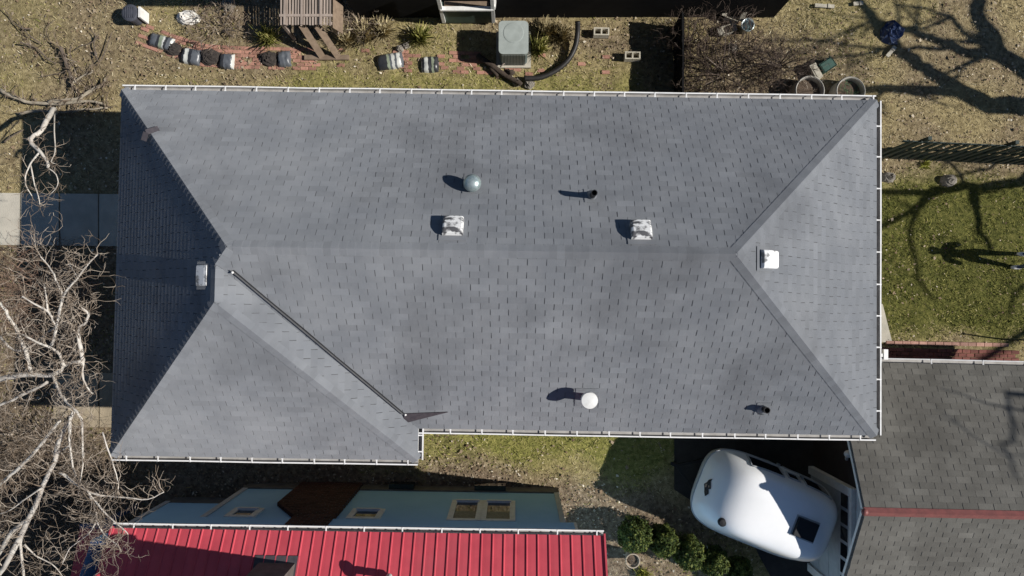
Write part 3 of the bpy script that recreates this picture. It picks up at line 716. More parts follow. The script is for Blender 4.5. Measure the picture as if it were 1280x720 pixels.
b = MB(); b.prism([(cx_-cw/2-.06, cyn-cd-.06), (cx_+cw/2+.06, cyn-cd-.06), (cx_+cw/2+.06, cyn+.06), (cx_-cw/2-.06, cyn+.06)], ztop, ztop+.1); b.build('crown', M['stucco'], st)
b = MB(); b.lathe((cx_-.05, cyn-.36, ztop+.1), [(.15, 0), (.15, .35), (.22, .37), (.22, .47), (.12, .5), (0, .5)], 16); b.build('chimney_pot', M['flash_dark'], st)
b = MB(); b.prism([(cx_-cw/2-.1, cyn-.2), (cx_+cw/2+.06, cyn-.2), (cx_+cw/2+.06, cyn+.11), (cx_-cw/2-.1, cyn+.11)], lambda p: EZ+(bye-p[1])*bs-.02, lambda p: EZ+(bye-p[1])*bs+.035); b.build('flashing', M['flash_dark'], st)
p_ = roof_hit(484, 726, .3)
b = MB(); b.lathe(p_, [(.06, -.2), (.06, .28), (.12, .29), (.12, .33), (0, .36)], 14); b.build('vent_pipe', M['stucco'], blue)
# low porch roof at the west end, seen in the shade beside the tree
q0 = RBI @ P(100, 660, 2.0); q1 = RBI @ P(150, 663, 2.0)
porch_y = q0.y
b = MB(); b.add([(q0.x, porch_y, 2.0), (bx0+.6, porch_y, 2.0), (bx0+.6, porch_y-2.6, 2.75), (q0.x, porch_y-2.6, 2.75), (q0.x, porch_y, 1.92), (bx0+.6, porch_y, 1.92), (bx0+.6, porch_y-2.6, 2.67), (q0.x, porch_y-2.6, 2.67)],
      [(0, 1, 2, 3), (7, 6, 5, 4), (0, 4, 5, 1), (3, 7, 4, 0)]); b.build('porch_roof', M['red'], blue)
b = MB(); b.box(((q0.x+bx0+.6)/2, porch_y+.04, 1.97), (bx0+.6-q0.x, .08, .10)); b.build('porch_gutter', M['blue_dark'], blue)
for x in (q0.x+.1,):
    b = MB(); b.box((x, porch_y-.1, .95), (.1, .1, 1.95)); b.build('porch_post', M['blue_dark'], blue)

# ------------------------------------------------------------------ white moulded camper in front of the garage
TYAW = math.radians(-21.5); tc = P(954, 631.5, 1.3)
camper = thing('camper_trailer', 'small rounded white fibreglass camper trailer parked at the garage door', 'trailer', (tc.x, tc.y, 0), TYAW); TSC = .93; camper.scale = (TSC, TSC, TSC)
# z, reach at the west end, reach at the east end, half width
LV = [(.40, 1.30, 1.30, .80), (.48, 1.40, 1.42, .87), (.7, 1.52, 1.52, .94), (1.0, 1.60, 1.60, .985), (1.3, 1.64, 1.64, 1.0), (1.34, 1.655, 1.655, 1.012), (1.38, 1.63, 1.63, .995), (1.6, 1.56, 1.60, .955), (1.8, 1.42, 1.56, .905), (1.95, 1.27, 1.50, .855), (2.08, 1.11, 1.41, .80), (2.17, .95, 1.29, .73), (2.23, .76, 1.10, .61), (2.265, .48, .75, .40), (2.275, .0, .0, .0)]
def lv(z):
    for i in range(len(LV)-1):
        if LV[i][0] <= z <= LV[i+1][0]:
            t = (z-LV[i][0])/(LV[i+1][0]-LV[i][0]); return [LV[i][k]+(LV[i+1][k]-LV[i][k])*t for k in (1, 2, 3)]
    return [0, 0, 0]
def tsurf(z, a, off=0.0):
    w_, e_, h_ = lv(z); c, s = math.cos(a), math.sin(a); ex = 2/4.2
    x = (e_ if c > 0 else w_)*math.copysign(abs(c)**ex, c); y = h_*math.copysign(abs(s)**ex, s)
    return Vector((x, y, z))
def tnorm(z, a):
    e_ = .01; u = tsurf(z, a+e_)-tsurf(z, a-e_); v = tsurf(min(2.27, z+e_), a)-tsurf(z-e_, a); n = u.cross(v)
    return n.normalized() if n.length > 0 else Vector((0, 0, 1))
def ztop_at(x, y):
    lo_, hi_ = 1.3, 2.275
    for _ in range(40):
        z = (lo_+hi_)/2; w_, e_, h_ = lv(z); a_ = e_ if x > 0 else w_
        ins = (abs(x)/max(a_, 1e-6))**4.2+(abs(y)/max(h_, 1e-6))**4.2 < 1
        if ins: lo_ = z
        else: hi_ = z
    return lo_
b = MB(); na = 72; vs = []; fs = []
zl = [l[0] for l in LV[:-1]]
for z in zl:
    for k in range(na): vs.append(tsurf(z, 2*math.pi*k/na))
for i in range(len(zl)-1):
    for k in range(na): k2 = (k+1) % na; fs.append((i*na+k, i*na+k2, (i+1)*na+k2, (i+1)*na+k))
vs.append((0.04, 0, 2.275)); top = len(vs)-1
for k in range(na): fs.append(((len(zl)-1)*na+k, (len(zl)-1)*na+(k+1) % na, top))
fs.append(tuple(range(na))[::-1]); b.add(vs, fs); body = b.build('body', M['camper'], camper, True)
sub = body.modifiers.new('s', 'SUBSURF'); sub.levels = 1; sub.render_levels = 1
b = MB(); b.tube([tsurf(1.34, 2*math.pi*k/na)*1.0 for k in range(na+1)], .018, 6, False); b.build('belly_band', M['camper_trim'], camper, True)
def side_window(x0, x1, z0_, z1_, name='window'):
    # on the north side: find angles for x
    def ang(x, z):
        w_, e_, h_ = lv(z); A = e_ if x > 0 else w_; c = math.copysign((abs(x)/A)**2.1, x); c = max(-.999, min(.999, c)); return math.acos(c)
    nxs, nzs = 8, 5; b = MB(); vs = []
    for j in range(nzs):
        for i in range(nxs):
            z = z0_+(z1_-z0_)*j/(nzs-1); x = x0+(x1-x0)*i/(nxs-1); a_ = ang(x, z); vs.append(tsurf(z, a_)+tnorm(z, a_)*.014)
    b.add(vs, [(j*nxs+i+1, j*nxs+i, (j+1)*nxs+i, (j+1)*nxs+i+1) for j in range(nzs-1) for i in range(nxs-1)])
    o = b.build(name, M['glass'], camper, True)
    rim = [vs[i] for i in range(nxs)]+[vs[j*nxs+nxs-1] for j in range(1, nzs)]+[vs[(nzs-1)*nxs+i] for i in range(nxs-2, -1, -1)]+[vs[j*nxs] for j in range(nzs-2, -1, -1)]
    f = MB(); f.tube(rim, .022, 6, False); f.build('frame', M['camper_trim'], o, True)
    return o
side_window(-.82, -.02, 1.45, 1.95); side_window(.55, 1.18, 1.45, 1.93)
dw = side_window(.12, .40, 1.6, 1.88, 'door_window')
b = MB()
for x in (.05, .47): b.tube([(x, .985, .55), (x, 1.0, 1.2), (x, .97, 1.55), (x, .93, 1.72)], .008, 5)
b.build('door_seam', M['camper_trim'], camper)
b = MB(); b.box((.1, 1.03, 1.15), (.06, .05, .10)); b.build('door_handle', M['steel'], camper)
b = MB(); b.box((.5, .99, 1.66), (.05, .05, .12)); b.build('door_hinge', M['steel'], camper)
def local_from_px(px, py, z):
    return (Matrix.Rotation(-TYAW, 3, 'Z') @ (P(px, py, z)-Vector((tc.x, tc.y, 0))))/TSC
c_ = local_from_px(1006, 661, 2.1); zz = ztop_at(c_.x, c_.y)
b = MB(); zlow = min(ztop_at(c_.x+i, c_.y+j) for i in (-.2, .2) for j in (-.2, .2))
b.box((c_.x, c_.y, zlow+.04), (.50, .44, .14), taper=.95); rv = b.build('roof_hatch', M['black'], camper)
b = MB(); b.box((c_.x, c_.y, zlow+.0), (.56, .50, .06)); b.build('hatch_frame', M['camper_trim'], rv)
c_ = local_from_px(907, 657, 2.15); zz = ztop_at(c_.x, c_.y)
b = MB(); b.lathe((c_.x, c_.y, zz-.03), [(.10, 0), (.10, .06), (.07, .085), (0, .09)], 18); b.build('round_vent', M['black'], camper)
# winged emblem on the curved west end
ecx = local_from_px(887, 611, 1.72)
def decal(pts, m, off, name='emblem'):
    b = MB(); vs = []
    for (u, v) in pts:
        x = ecx.x+u*.75-v*.1; y = ecx.y+v*.75; z = ztop_at(x, y); vs.append(Vector((x, y, z))+Vector((-.5, 0, .85)).normalized()*off)
    b.add(vs, [tuple(range(len(vs)))]); o = b.build(name, m, camper); return o
for pl, m, off in (([(-.02, -.30), (.05, -.18), (.03, -.06), (-.06, -.10), (-.05, -.2)], 'emblem', .012), ([(.03, -.06), (.08, .0), (.06, .12), (-.03, .12), (-.08, .03), (-.06, -.10)], 'emblem', .014),
                   ([(.06, .12), (.05, .20), (.08, .30), (.0, .22), (-.03, .12)], 'emblem', .012), ([(-.06, -.05), (-.02, -.02), (-.01, .08), (-.05, .07)], 'emblem_tan', .02), ([(.02, .0), (.05, .02), (.04, .07), (.01, .05)], 'emblem_tan', .02)):
    decal(pl, M[m], off)
for sy in (-1, 1):
    b = MB(); b.M = Matrix.Translation((.1, sy*.86, .31)) @ Matrix.Rotation(math.pi/2, 4, 'X'); b.lathe((0, 0, 0), [(.20, -.09), (.29, -.10), (.31, -.06), (.31, .06), (.29, .10), (.20, .09)], 28)
    wh = b.build('wheel', M['rubber'], camper); b = MB(); b.M = Matrix.Translation((.1, sy*.86, .31)) @ Matrix.Rotation(math.pi/2, 4, 'X'); b.lathe((0, 0, 0), [(.08, -.10), (.19, -.07), (.19, .07), (.08, .10)], 20); b.build('rim', M['steel'], wh)
b = MB(); b.bar((-1.3, .45, .42), (-2.0, 0, .42), .06, .08); b.bar((-1.3, -.45, .42), (-2.0, 0, .42), .06, .08); b.box((-2.05, 0, .44), (.2, .08, .09)); b.tube([(-1.95, 0, .42), (-1.95, 0, .03)], .03, 8); b.build('hitch', M['rubber'], camper)
b = MB(); b.bar((1.62, -.8, .42), (1.62, .8, .42), .06, .09); b.build('bumper', M['steel'], camper)

# ------------------------------------------------------------------ north neighbour: near-black wall and a green bay with white trim
wl = P(445, 24); wr = P(968, 24)
nb = thing('dark_sided_house', 'near-black sided neighbouring house along the far side of the brick path', 'house', ((wl.x+wr.x)/2, wl.y, 0))
L_ = wr.x-wl.x
b = MB(); b.box((0, 2.55, 2.1), (L_, 5, 4.4)); b.build('wall', M['neighbour_wall'], nb)
b = MB(); b.add([(-L_/2-.4, -.3, 4.2), (L_/2+.4, -.3, 4.2), (L_/2+.4, 2.6, 6.0), (-L_/2-.4, 2.6, 6.0), (-L_/2-.4, 5.4, 4.2), (L_/2+.4, 5.4, 4.2)], [(0, 1, 2, 3), (3, 2, 5, 4)]); b.build('roof', M['felt'], nb)
c0 = P(585, 20, .45)-nb.location; bw = 1.18
b = MB(); b.box((c0.x, c0.y+.35, .45), (bw, .7, .8)); bay = b.build('bay_base', M['green_wall'], nb)
b = MB(); b.box((c0.x, c0.y+.33, .865), (bw-.12, .62, .03)); b.build('bay_floor', M['wood_brown'], bay)
b = MB(); b.box((c0.x, c0.y-.02, .89), (bw+.06, .10, .06)); b.build('ledge', M['white'], bay)
for sx in (-1, 1):
    b = MB(); b.box((c0.x+sx*(bw/2+.02), c0.y-.01, .95), (.08, .08, 1.6)); b.build('corner_post', M['white'], bay)
b = MB(); b.bar((c0.x+bw/2+.06, c0.y-.02, .93), (c0.x+bw/2+.12, c0.y+.6, .93), .05, .16); b.build('rail', M['white'], bay)

# dark board fence running from the neighbour to the grey house
fa = P(843, 33); fb_ = P(843, 165)
fence = thing('board_fence', 'low black board fence between the dark house and the grey-roofed house', 'fence', fa)
nb_ = 18; dv = (fb_-fa)
for k in range(nb_):
    b = MB(); p_ = dv*((k+.5)/nb_); b.box((p_.x+rnd.uniform(-.008, .008), p_.y, .42+rnd.uniform(-.015, .015)), (.03, dv.length/nb_-.002, .86)); b.build('board', M['neighbour_wall'], fence)
for z in (.25, .7):
    b = MB(); b.bar(Vector((.035, 0, z)), dv+Vector((.035, 0, z)), .04, .08); b.build('rail', M['neighbour_wall'], fence)

# dark green picket fence on the east side
pa = P(1085, 196.5); pb = P(1330, 208)
pk = thing('picket_fence', 'dark green picket fence crossing the east yard', 'fence', pa)
dv = pb-pa; npk = 22; pm = MB(); pm.box((0, 0, .82), (.10, .03, 1.62)); pm.box((0, 0, 1.65), (.03, .02, .05)); pme = pm.mesh('picket', M['darkgreen'])
for k in range(npk):
    p_ = dv*((k+.5)/npk); o = inst('picket', pme, pk, Matrix.Translation((p_.x, p_.y, rnd.uniform(-.015, .015))) @ Matrix.Rotation(rnd.uniform(-.03, .03), 4, 'Y'))
for z in (.22, .85, 1.5):
    b = MB(); b.bar(Vector((0, .03, z)), dv+Vector((0, .03, z)), .03, .07); b.build('rail', M['darkgreen'], pk)
for t in (.1, .5, .9):
    b = MB(); p_ = dv*t; b.box((p_.x, p_.y+.07, .85), (.08, .08, 1.75)); b.build('post', M['darkgreen'], pk)

# ------------------------------------------------------------------ paths, slabs and bricks
def slab_path(name, corners, n, m, z, label=None):
    base = [P(*c) for c in corners]                            # a,b along the long side, c,d back
    root = bpy.data.objects.new(name, None); COL.objects.link(root); root['kind'] = 'structure'; root.location = base[0]
    for k in range(n):
        t0, t1 = (k+.006*3)/n, (k+1-.006*3)/n
        q = [base[0].lerp(base[1], t0), base[0].lerp(base[1], t1), base[3].lerp(base[2], t1), base[3].lerp(base[2], t0)]
        b = MB(); pts = [(p.x-base[0].x, p.y-base[0].y) for p in q]
        a = sum(pts[i][0]*pts[(i+1) % 4][1]-pts[(i+1) % 4][0]*pts[i][1] for i in range(4))
        b.prism(pts if a > 0 else pts[::-1], -.1, z+rnd.uniform(-.006, .006), rnd.random()); b.build('slab', m, root)
    return root
slab_path('front_walk', [(-120, 240), (270, 244), (270, 309), (-120, 305)], 8, M['concrete'], .02)
slab_path('side_slab', [(66, 466), (240, 466), (240, 534), (66, 534)], 3, M['tan_slab'], .018)
slab_path('corner_slab', [(1040, 380), (1104, 380), (1116, 427), (1040, 432)], 1, M['concrete'], .02)
def brick_field(name, path, width, m, z, cover=0.0, bl=.20, bw_=.095, limit=300, seed=3, keep=None):
    """running-bond bricks along a polyline of ground points; each brick an object"""
    rr = random.Random(seed); root = bpy.data.objects.new(name, None); COL.objects.link(root); root['kind'] = 'structure'; root.location = path[0]
    var = []
    for i in range(6):
        b = MB(); x, y = bl/2-.005, bw_/2-.005
        b.add([(-x, -y, -.05), (x, -y, -.05), (x, y, -.05), (-x, y, -.05), (-x, -y, -.004), (x, -y, -.004), (x, y, -.004), (-x, y, -.004), (-x+.006, -y+.006, 0), (x-.006, -y+.006, 0), (x-.006, y-.006, 0), (-x+.006, y-.006, 0)],
              [(0, 1, 5, 4), (1, 2, 6, 5), (2, 3, 7, 6), (3, 0, 4, 7), (4, 5, 9, 8), (5, 6, 10, 9), (6, 7, 11, 10), (7, 4, 8, 11), (8, 9, 10, 11)], i/5)
        var.append(b.mesh('brick', m))
    cnt = 0; acc = 0
    for a, b_ in zip(path[:-1], path[1:]):
        d = b_-a; L_ = d.length; d.normalize(); nn = Vector((-d.y, d.x, 0)); ang = math.atan2(d.y, d.x)
        for r in range(int(width/bw_)):
            o_ = (r+.5)*bw_-width/2; s = (.0 if r % 2 else -bl/2)+bl/2
            while s < L_+.02:
                p = a+d*s+nn*o_; s += bl
                if cnt >= limit or (keep and not keep(*proj(p))) or rr.random() < cover: continue
                inst('brick', var[rr.randrange(6)], root, Matrix.Translation((p.x-path[0].x, p.y-path[0].y, z+rr.uniform(-.008, .006))) @ Matrix.Rotation(ang+rr.gauss(0, .02), 4, 'Z') @ Matrix.Rotation(rr.gauss(0, .02), 4, 'X')); cnt += 1
    return root
def vis(x, y):
    for a0, a1, pr_ in ((0, 215, .25), (215, 325, .08), (325, 365, .5), (365, 400, .15), (400, 495, .94), (495, 515, .2), (515, 562, .9), (562, 602, .18), (602, 660, .7), (660, 740, .85)):
        if a0 <= x < a1: return rnd.random() >= pr_
    return rnd.random() > .8
brick_field('brick_path', [P(*q) for q in ((178, 42), (215, 56), (255, 68), (300, 71), (460, 74), (760, 82))], .60, M['brick'], -.006, seed=3, keep=vis)
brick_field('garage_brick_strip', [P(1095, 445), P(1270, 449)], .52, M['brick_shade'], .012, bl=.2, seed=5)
brick_field('brick_edging', [P(1112, 428), P(1258, 431)], .11, M['brick_edge'], .03, bl=.2, bw_=.1, seed=6)
# low step edge where the strip ends
# ------------------------------------------------------------------ scattered ground cover (uncountable)
RO = [[(proj(p)) for p in ()]]
def scatter(name, n, region, zmax, m, size, seed, tmean, tstd, lean=(.5, 1.3), label='', width=.014, cat='grass', avoid=()):
    g = np.random.default_rng(seed); x0, x1, y0, y1 = region
    X = g.uniform(x0, x1, n); Y = g.uniform(y0, y1, n)
    return X, Y, g
def blades(name, X, Y, g, m, lmin, lmax, wd, tm, ts, label, cat='grass', flat=.35, z=-.03):
    n = len(X); a = g.uniform(0, 2*np.pi, n); L_ = g.uniform(lmin, lmax, n); el = g.uniform(.05, flat*2, n)
    dx, dy = np.cos(a)*np.cos(el)*L_, np.sin(a)*np.cos(el)*L_; dz = np.sin(el)*L_
    px_, py_ = -np.sin(a)*wd/2, np.cos(a)*wd/2
    v = np.stack([np.stack([X-px_, Y-py_, np.full(n, z)], -1), np.stack([X+px_, Y+py_, np.full(n, z)], -1),
                  np.stack([X+dx*.6+px_*.8, Y+dy*.6+py_*.8, z+dz*.75], -1), np.stack([X+dx, Y+dy, z+dz], -1)], 1).reshape(-1, 3)
    f = np.arange(4*n).reshape(n, 4)[:, [0, 1, 2, 3]]
    t = np.repeat(np.clip(g.normal(tm, ts, n), 0, 1), 4)
    o = bpy.data.objects.new(name, np_mesh(name, v, f, m, t)); COL.objects.link(o); o['kind'] = 'stuff'; tag(o, label, cat)
    return o
BLOCK = [poly_w(q) for q in ([(0, 240), (270, 244), (270, 305), (0, 305)], [(66, 466), (240, 466), (240, 534), (66, 534)], [(843, 470), (1045, 470), (1035, 760), (985, 760), (952, 700), (935, 665), (912, 645), (880, 636), (843, 612)], [(1040, 432), (1275, 434), (1275, 470), (1040, 470)])]
HOUSE_FOOT = [tuple((RY @ Vector((p[0], p[1], 0))).to_2d()) for p in inset(foot, .5)]
def filt(X, Y, ok, g, inv=False):
    k = g.random(len(X)) < ok
    for bpoly in BLOCK+[HOUSE_FOOT]: k &= sd(bpoly, X, Y) > 0
    return X[k], Y[k]
def interp(A, X, Y):
    xi = np.clip(((X+17)/.1).astype(int)+6, 0, nxg-1); yi = np.clip(((Y+10)/.1).astype(int)+6, 0, nyg-1); return A[yi, xi]
g = np.random.default_rng(21); X = g.uniform(-14.5, 14.5, 420000); Y = g.uniform(-8.2, 8.6, 420000)
gr_, di_ = interp(green, X, Y), interp(dirt, X, Y)
east = X > 7
k1 = (1-gr_)*(1-di_*.85)*.33; a_, b_ = filt(X, Y, k1, g)
blades('dry_grass', a_, b_, g, M['dryblade'], .05, .13, .014, .42, .22, 'matted straw-coloured winter grass over the yards')
k2 = np.where(X < 6, gr_, 0)*.55*(.35+fnoise(X, Y, 2.5, 8)); a_, b_ = filt(X, Y, k2, g)
blades('lawn_grass', a_, b_, g, M['lawnblade'], .05, .12, .014, .5, .22, 'yellow-green lawn grass beside the white gutter')
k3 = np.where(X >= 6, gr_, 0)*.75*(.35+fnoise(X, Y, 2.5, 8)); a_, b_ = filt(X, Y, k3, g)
blades('dark_lawn_grass', a_, b_, g, M['lawnblade2'], .05, .12, .015, .5, .22, 'darker green lawn of the east yard')
def litter(n, seed, label):
    g = np.random.default_rng(seed); X = g.uniform(-14.5, 14.5, n); Y = g.uniform(-8.2, 8.6, n)
    w_ = .10+.75*interp(dirt, X, Y); X, Y = filt(X, Y, w_*(.3+fnoise(X, Y, .9, 12)), g); n = len(X)
    a = g.uniform(0, 2*np.pi, n); s = g.uniform(.012, .035, n)*(1+.6*(g.random(n) > .9)); asp = g.uniform(.4, .9, n); tl = g.uniform(-.35, .35, (n, 2))
    c, si = np.cos(a), np.sin(a); vv = []
    for u, w in ((-1, -.5), (0, -1), (1, 0), (0, 1)):
        lx, ly = u*s, w*s*asp; vv.append(np.stack([X+lx*c-ly*si, Y+lx*si+ly*c, .012+lx*tl[:, 0]+ly*tl[:, 1]], -1))
    v = np.stack(vv, 1).reshape(-1, 3); f = np.arange(4*n).reshape(n, 4); t = np.repeat(np.clip(g.normal(.48, .24, n), 0, 1), 4)
    o = bpy.data.objects.new('leaf_litter', np_mesh('leaf_litter', v, f, M['litter'], t)); COL.objects.link(o); o['kind'] = 'stuff'; tag(o, label, 'leaf litter')
litter(95000, 31, 'dead brown leaves and chips littering the bare soil')

# ------------------------------------------------------------------ bare branches
def wander(p, d, L_, r, rr, seg=4, bend=.35, up=0.0):
    pts = [Vector(p)]; d = Vector(d).normalized(); rs = [r]
    for i in range(seg):
        d = (d+Vector((rr.gauss(0, bend), rr.gauss(0, bend), rr.gauss(0, bend*.6)+up))).normalized(); pts.append(pts[-1]+d*(L_/seg)); rs.append(r*(1-.75*(i+1)/seg)+.001)
    return pts, rs, d
def twiggy(mb, p, d, L_, r, depth, rr, tm=.5, bend=.35, nch=(2, 4), up=0.0, zmin=.03):
    pts, rs, dl = wander(p, d, L_, r, rr, 4, bend, up)
    for q in pts:
        if q.z < zmin: q.z = zmin+rr.random()*.05
    mb.tube(pts, rs, 3 if r < .012 else 5, False, t=min(1, max(0, rr.gauss(tm, .2))))
    if depth <= 0: return
    for c in range(rr.randint(*nch)):
        i = rr.randint(1, 4); dd = (pts[i]-pts[i-1]).normalized()
        nd = (dd+Vector((rr.gauss(0, .7), rr.gauss(0, .7), rr.gauss(0, .45)))).normalized()
        twiggy(mb, pts[i], nd, L_*rr.uniform(.45, .75), max(.003, rs[i]*.7), depth-1, rr, tm, bend, nch, up, zmin)
def limb(mb, px, r0, r1, rr, n=8, t=.8, smooth=3):
    """limb through (px,py,z) picks; returns its points"""
    pts = [P(*q) for q in px]; out = []; m = len(pts)
    for i in range(m-1):
        for k in range(smooth):
            s = k/smooth; p0, p1, p2, p3 = pts[max(i-1, 0)], pts[i], pts[i+1], pts[min(i+2, m-1)]
            out.append(.5*((2*p1)+(p2-p0)*s+(2*p0-5*p1+4*p2-p3)*s*s+(3*p1-p0-3*p2+p3)*s**3)+Vector((rr.gauss(0, r0*.18), rr.gauss(0, r0*.18), rr.gauss(0, r0*.18))))
    out.append(pts[-1]); k = len(out); rad = [(r0+(r1-r0)*i/(k-1))*rr.uniform(.9, 1.1) for i in range(k)]
    mb.tube(out, rad, n, True, t); return out, rad
rr = random.Random(77)
TR = P(-60, 800, 0)
tree = thing('pale_barked_tree', 'bare pale-barked tree whose branches spread over the west end of the grey roof', 'tree', (TR.x, TR.y, 0))
loc = Vector((TR.x, TR.y, 0))
def shift(mb): mb.v = [(v[0]-loc.x, v[1]-loc.y, v[2]-loc.z) for v in mb.v]
big = MB(); tw = MB(); limbs = []
def LB(px, r0, r1, n=7): limbs.append(limb(big, px, r0*.82, r1*.82, rr, n))
LB([(-60, 800, 0), (-50, 790, 1.2), (-22, 745, 2.8), (5, 708, 3.6), (35, 650, 4.2), (62, 590, 4.8), (78, 545, 5.2), (92, 515, 5.5)], .075, .036, 9)
LB([(-50, 790, 1.2), (-110, 640, 3.2), (-40, 500, 4.4), (0, 475, 4.8), (30, 469, 4.9), (66, 468, 5.0), (85, 455, 5.1), (104, 451, 5.2)], .07, .042, 9)
LB([(104, 451, 5.2), (99, 425, 5.3), (98, 410, 5.35), (108, 402, 5.4), (110, 392, 5.5), (102, 385, 5.55)], .045, .018)
LB([(104, 451, 5.2), (103, 470, 5.1), (108, 483, 5.05), (116, 492, 5.0)], .03, .012)
LB([(80, 457, 5.1), (75, 443, 5.2), (60, 433, 5.3), (45, 427, 5.35), (28, 418, 5.4)], .036, .018)
LB([(40, 468, 4.9), (32, 440, 5.1), (22, 415, 5.25), (10, 395, 5.4), (0, 378, 5.5)], .045, .025)
LB([(0, 420, 5.0), (18, 438, 5.0), (40, 432, 5.1), (60, 415, 5.2), (85, 400, 5.3), (96, 394, 5.35)], .025, .012)
LB([(65, 432, 5.3), (70, 410, 5.4), (66, 400, 5.45), (60, 390, 5.5), (35, 375, 5.6), (28, 370, 5.6)], .03, .014)
LB([(60, 390, 5.5), (57, 365, 5.5), (55, 355, 5.5)], .018, .008)
LB([(70, 412, 5.4), (75, 385, 5.5), (82, 365, 5.6), (97, 348, 5.7), (108, 332, 5.8), (122, 318, 5.9)], .03, .012)
LB([(78, 367, 5.6), (70, 350, 5.6), (65, 338, 5.6), (52, 322, 5.6), (45, 310, 5.6)], .022, .008)
LB([(97, 348, 5.7), (92, 338, 5.7), (85, 330, 5.7)], .014, .006)
LB([(66, 468, 5.0), (75, 490, 5.1), (85, 505, 5.2), (96, 515, 5.3), (103, 530, 5.3), (103, 560, 5.2), (104, 580, 5.1)], .035, .014)
LB([(60, 478, 5.0), (40, 488, 4.9), (15, 500, 4.8), (0, 506, 4.7), (-30, 515, 4.6)], .035, .03)
LB([(75, 525, 5.3), (60, 545, 5.0), (45, 563, 4.8), (20, 588, 4.5), (0, 605, 4.3), (-20, 622, 4.0)], .03, .04)
LB([(88, 520, 5.5), (87, 550, 5.4), (90, 575, 5.3), (95, 595, 5.2)], .03, .012)
LB([(72, 566, 5.0), (88, 556, 5.1)], .02, .014)
LB([(75, 590, 4.9), (95, 605, 4.9), (112, 615, 5.0), (135, 620, 5.0), (160, 622, 5.0), (185, 624, 5.0), (205, 615, 5.0)], .03, .008)
LB([(108, 612, 5.0), (118, 625, 5.0), (135, 645, 5.0), (155, 662, 5.0), (160, 668, 5.0)], .022, .008)
LB([(113, 620, 5.0), (119, 635, 4.9), (120, 650, 4.9), (110, 668, 4.9), (88, 685, 4.8), (78, 705, 4.8)], .02, .007)
LB([(120, 650, 4.9), (130, 668, 4.9), (145, 680, 4.9), (152, 690, 5.0)], .014, .005)
LB([(128, 540, 5.2), (135, 562, 5.2), (143, 585, 5.1), (148, 605, 5.1), (147, 615, 5.1)], .016, .008)
LB([(104, 580, 5.1), (98, 620, 4.8), (110, 610, 4.9)], .012, .006)
LB([(35, 650, 4.2), (15, 665, 4.0), (0, 690, 3.6), (-20, 720, 3.2)], .05, .05)
LB([(28, 660, 4.0), (26, 690, 3.8), (30, 720, 3.6), (28, 740, 3.4)], .035, .02)
LB([(30, 680, 3.8), (45, 695, 3.7), (65, 705, 3.7), (78, 720, 3.6)], .02, .008)
LB([(52, 610, 4.7), (30, 625, 4.5), (12, 638, 4.4), (0, 642, 4.3)], .02, .008)
nl = len(limbs)
for li, (pts, rad) in enumerate(limbs):
    for i in range(1, len(pts)):
        ppx = proj(pts[i])
        if ppx[0] < -30 or ppx[1] > 760 or pts[i].z < 3.0: continue
        for c in range(2):
            d = (pts[i]-pts[i-1]).normalized(); nd = (d*.5+Vector((rr.gauss(0, .8), rr.gauss(0, .8), rr.gauss(.05, .4)))).normalized()
            if ppx[0] > 100 and nd.x > 0: nd.x *= -.5
            twiggy(tw, pts[i], nd, rr.uniform(.22, .55), min(.012, max(.0045, rad[i]*.3)), 2, rr, .62, .4, (1, 3))
shift(big); shift(tw)
tk = big.build('limbs', M['bark_pale'], tree, True)
tk.name = 'trunk'
crown = tw.build('crown', M['twig'], tree)
def bush(name, label, px, py, rx, ry, h, n, depth, tm, m, group=None, L_=(.3, .7), r=.010, seed=1, rooted=True, spread=1.0):
    rr = random.Random(seed); c = P(px, py, 0); o = thing(name, label, 'shrub', c, 0, group); mb = MB(); st = MB()
    for k in range(n):
        a = rr.uniform(0, 2*math.pi); q = math.sqrt(rr.random()); p = Vector((math.cos(a)*rx*q, math.sin(a)*ry*q, rr.uniform(.05, h*.75)))
        d = Vector((math.cos(a)*.6*spread+rr.gauss(0, .6), math.sin(a)*.6*spread+rr.gauss(0, .6), rr.gauss(.5, .4)))
        twiggy(mb, p, d, rr.uniform(*L_), r*rr.uniform(.6, 1.1), depth, rr, tm, .35, (2, 3))
    for k in range(max(6, n//14)):
        a = rr.uniform(0, 2*math.pi); q = math.sqrt(rr.random()); st.tube([(math.cos(a)*.08, math.sin(a)*.08, -.05), (math.cos(a)*rx*q*.5, math.sin(a)*ry*q*.5, h*.4), (math.cos(a)*rx*q, math.sin(a)*ry*q, h*rr.uniform(.6, 1))], [r*1.8, r*1.5, r*.6], 5, False, t=rr.uniform(.4, .9))
    st.build('stems', m, o, kind='stuff'); mb.build('twigs', m, o, kind='stuff')
    return o
bush('bare_shrub', 'dense red-brown leafless shrub in the shade beside the front walk', 82, 372, 1.05, 1.15, 1.25, 230, 2, .5, M['twig_red'], seed=2)
bush('bare_shrub', 'tangled pale twiggy shrub below the tan slab at the grey roof corner', 95, 600, 1.55, 1.25, 1.4, 430, 2, .42, M['twig'], seed=3)
bush('bare_shrub', 'brown twiggy shrub under the leaning pale trunk', 25, 660, 1.5, 1.4, 1.5, 430, 2, .38, M['twig'], seed=4)
bush('bare_shrub', 'low brown twigs at the tree-side edge of the tan slab', 20, 545, 1.0, .7, .7, 120, 2, .55, M['twig'], seed=5)
bush('bramble', 'dark arching bramble thicket at the white gutter beside the black fence', 905, 92, 1.0, .85, .85, 170, 2, .3, M['twig_dark'], seed=6, L_=(.35, .8))
bush('bramble', 'sprawling brown brambles between the tin bucket and the pale planter rings', 975, 82, .7, .45, .5, 60, 2, .35, M['twig_dark'], seed=16, L_=(.3, .7))
bush('bramble', 'thin dark bramble against the near-black wall', 862, 55, .55, .5, .8, 60, 2, .3, M['twig_dark'], seed=7)
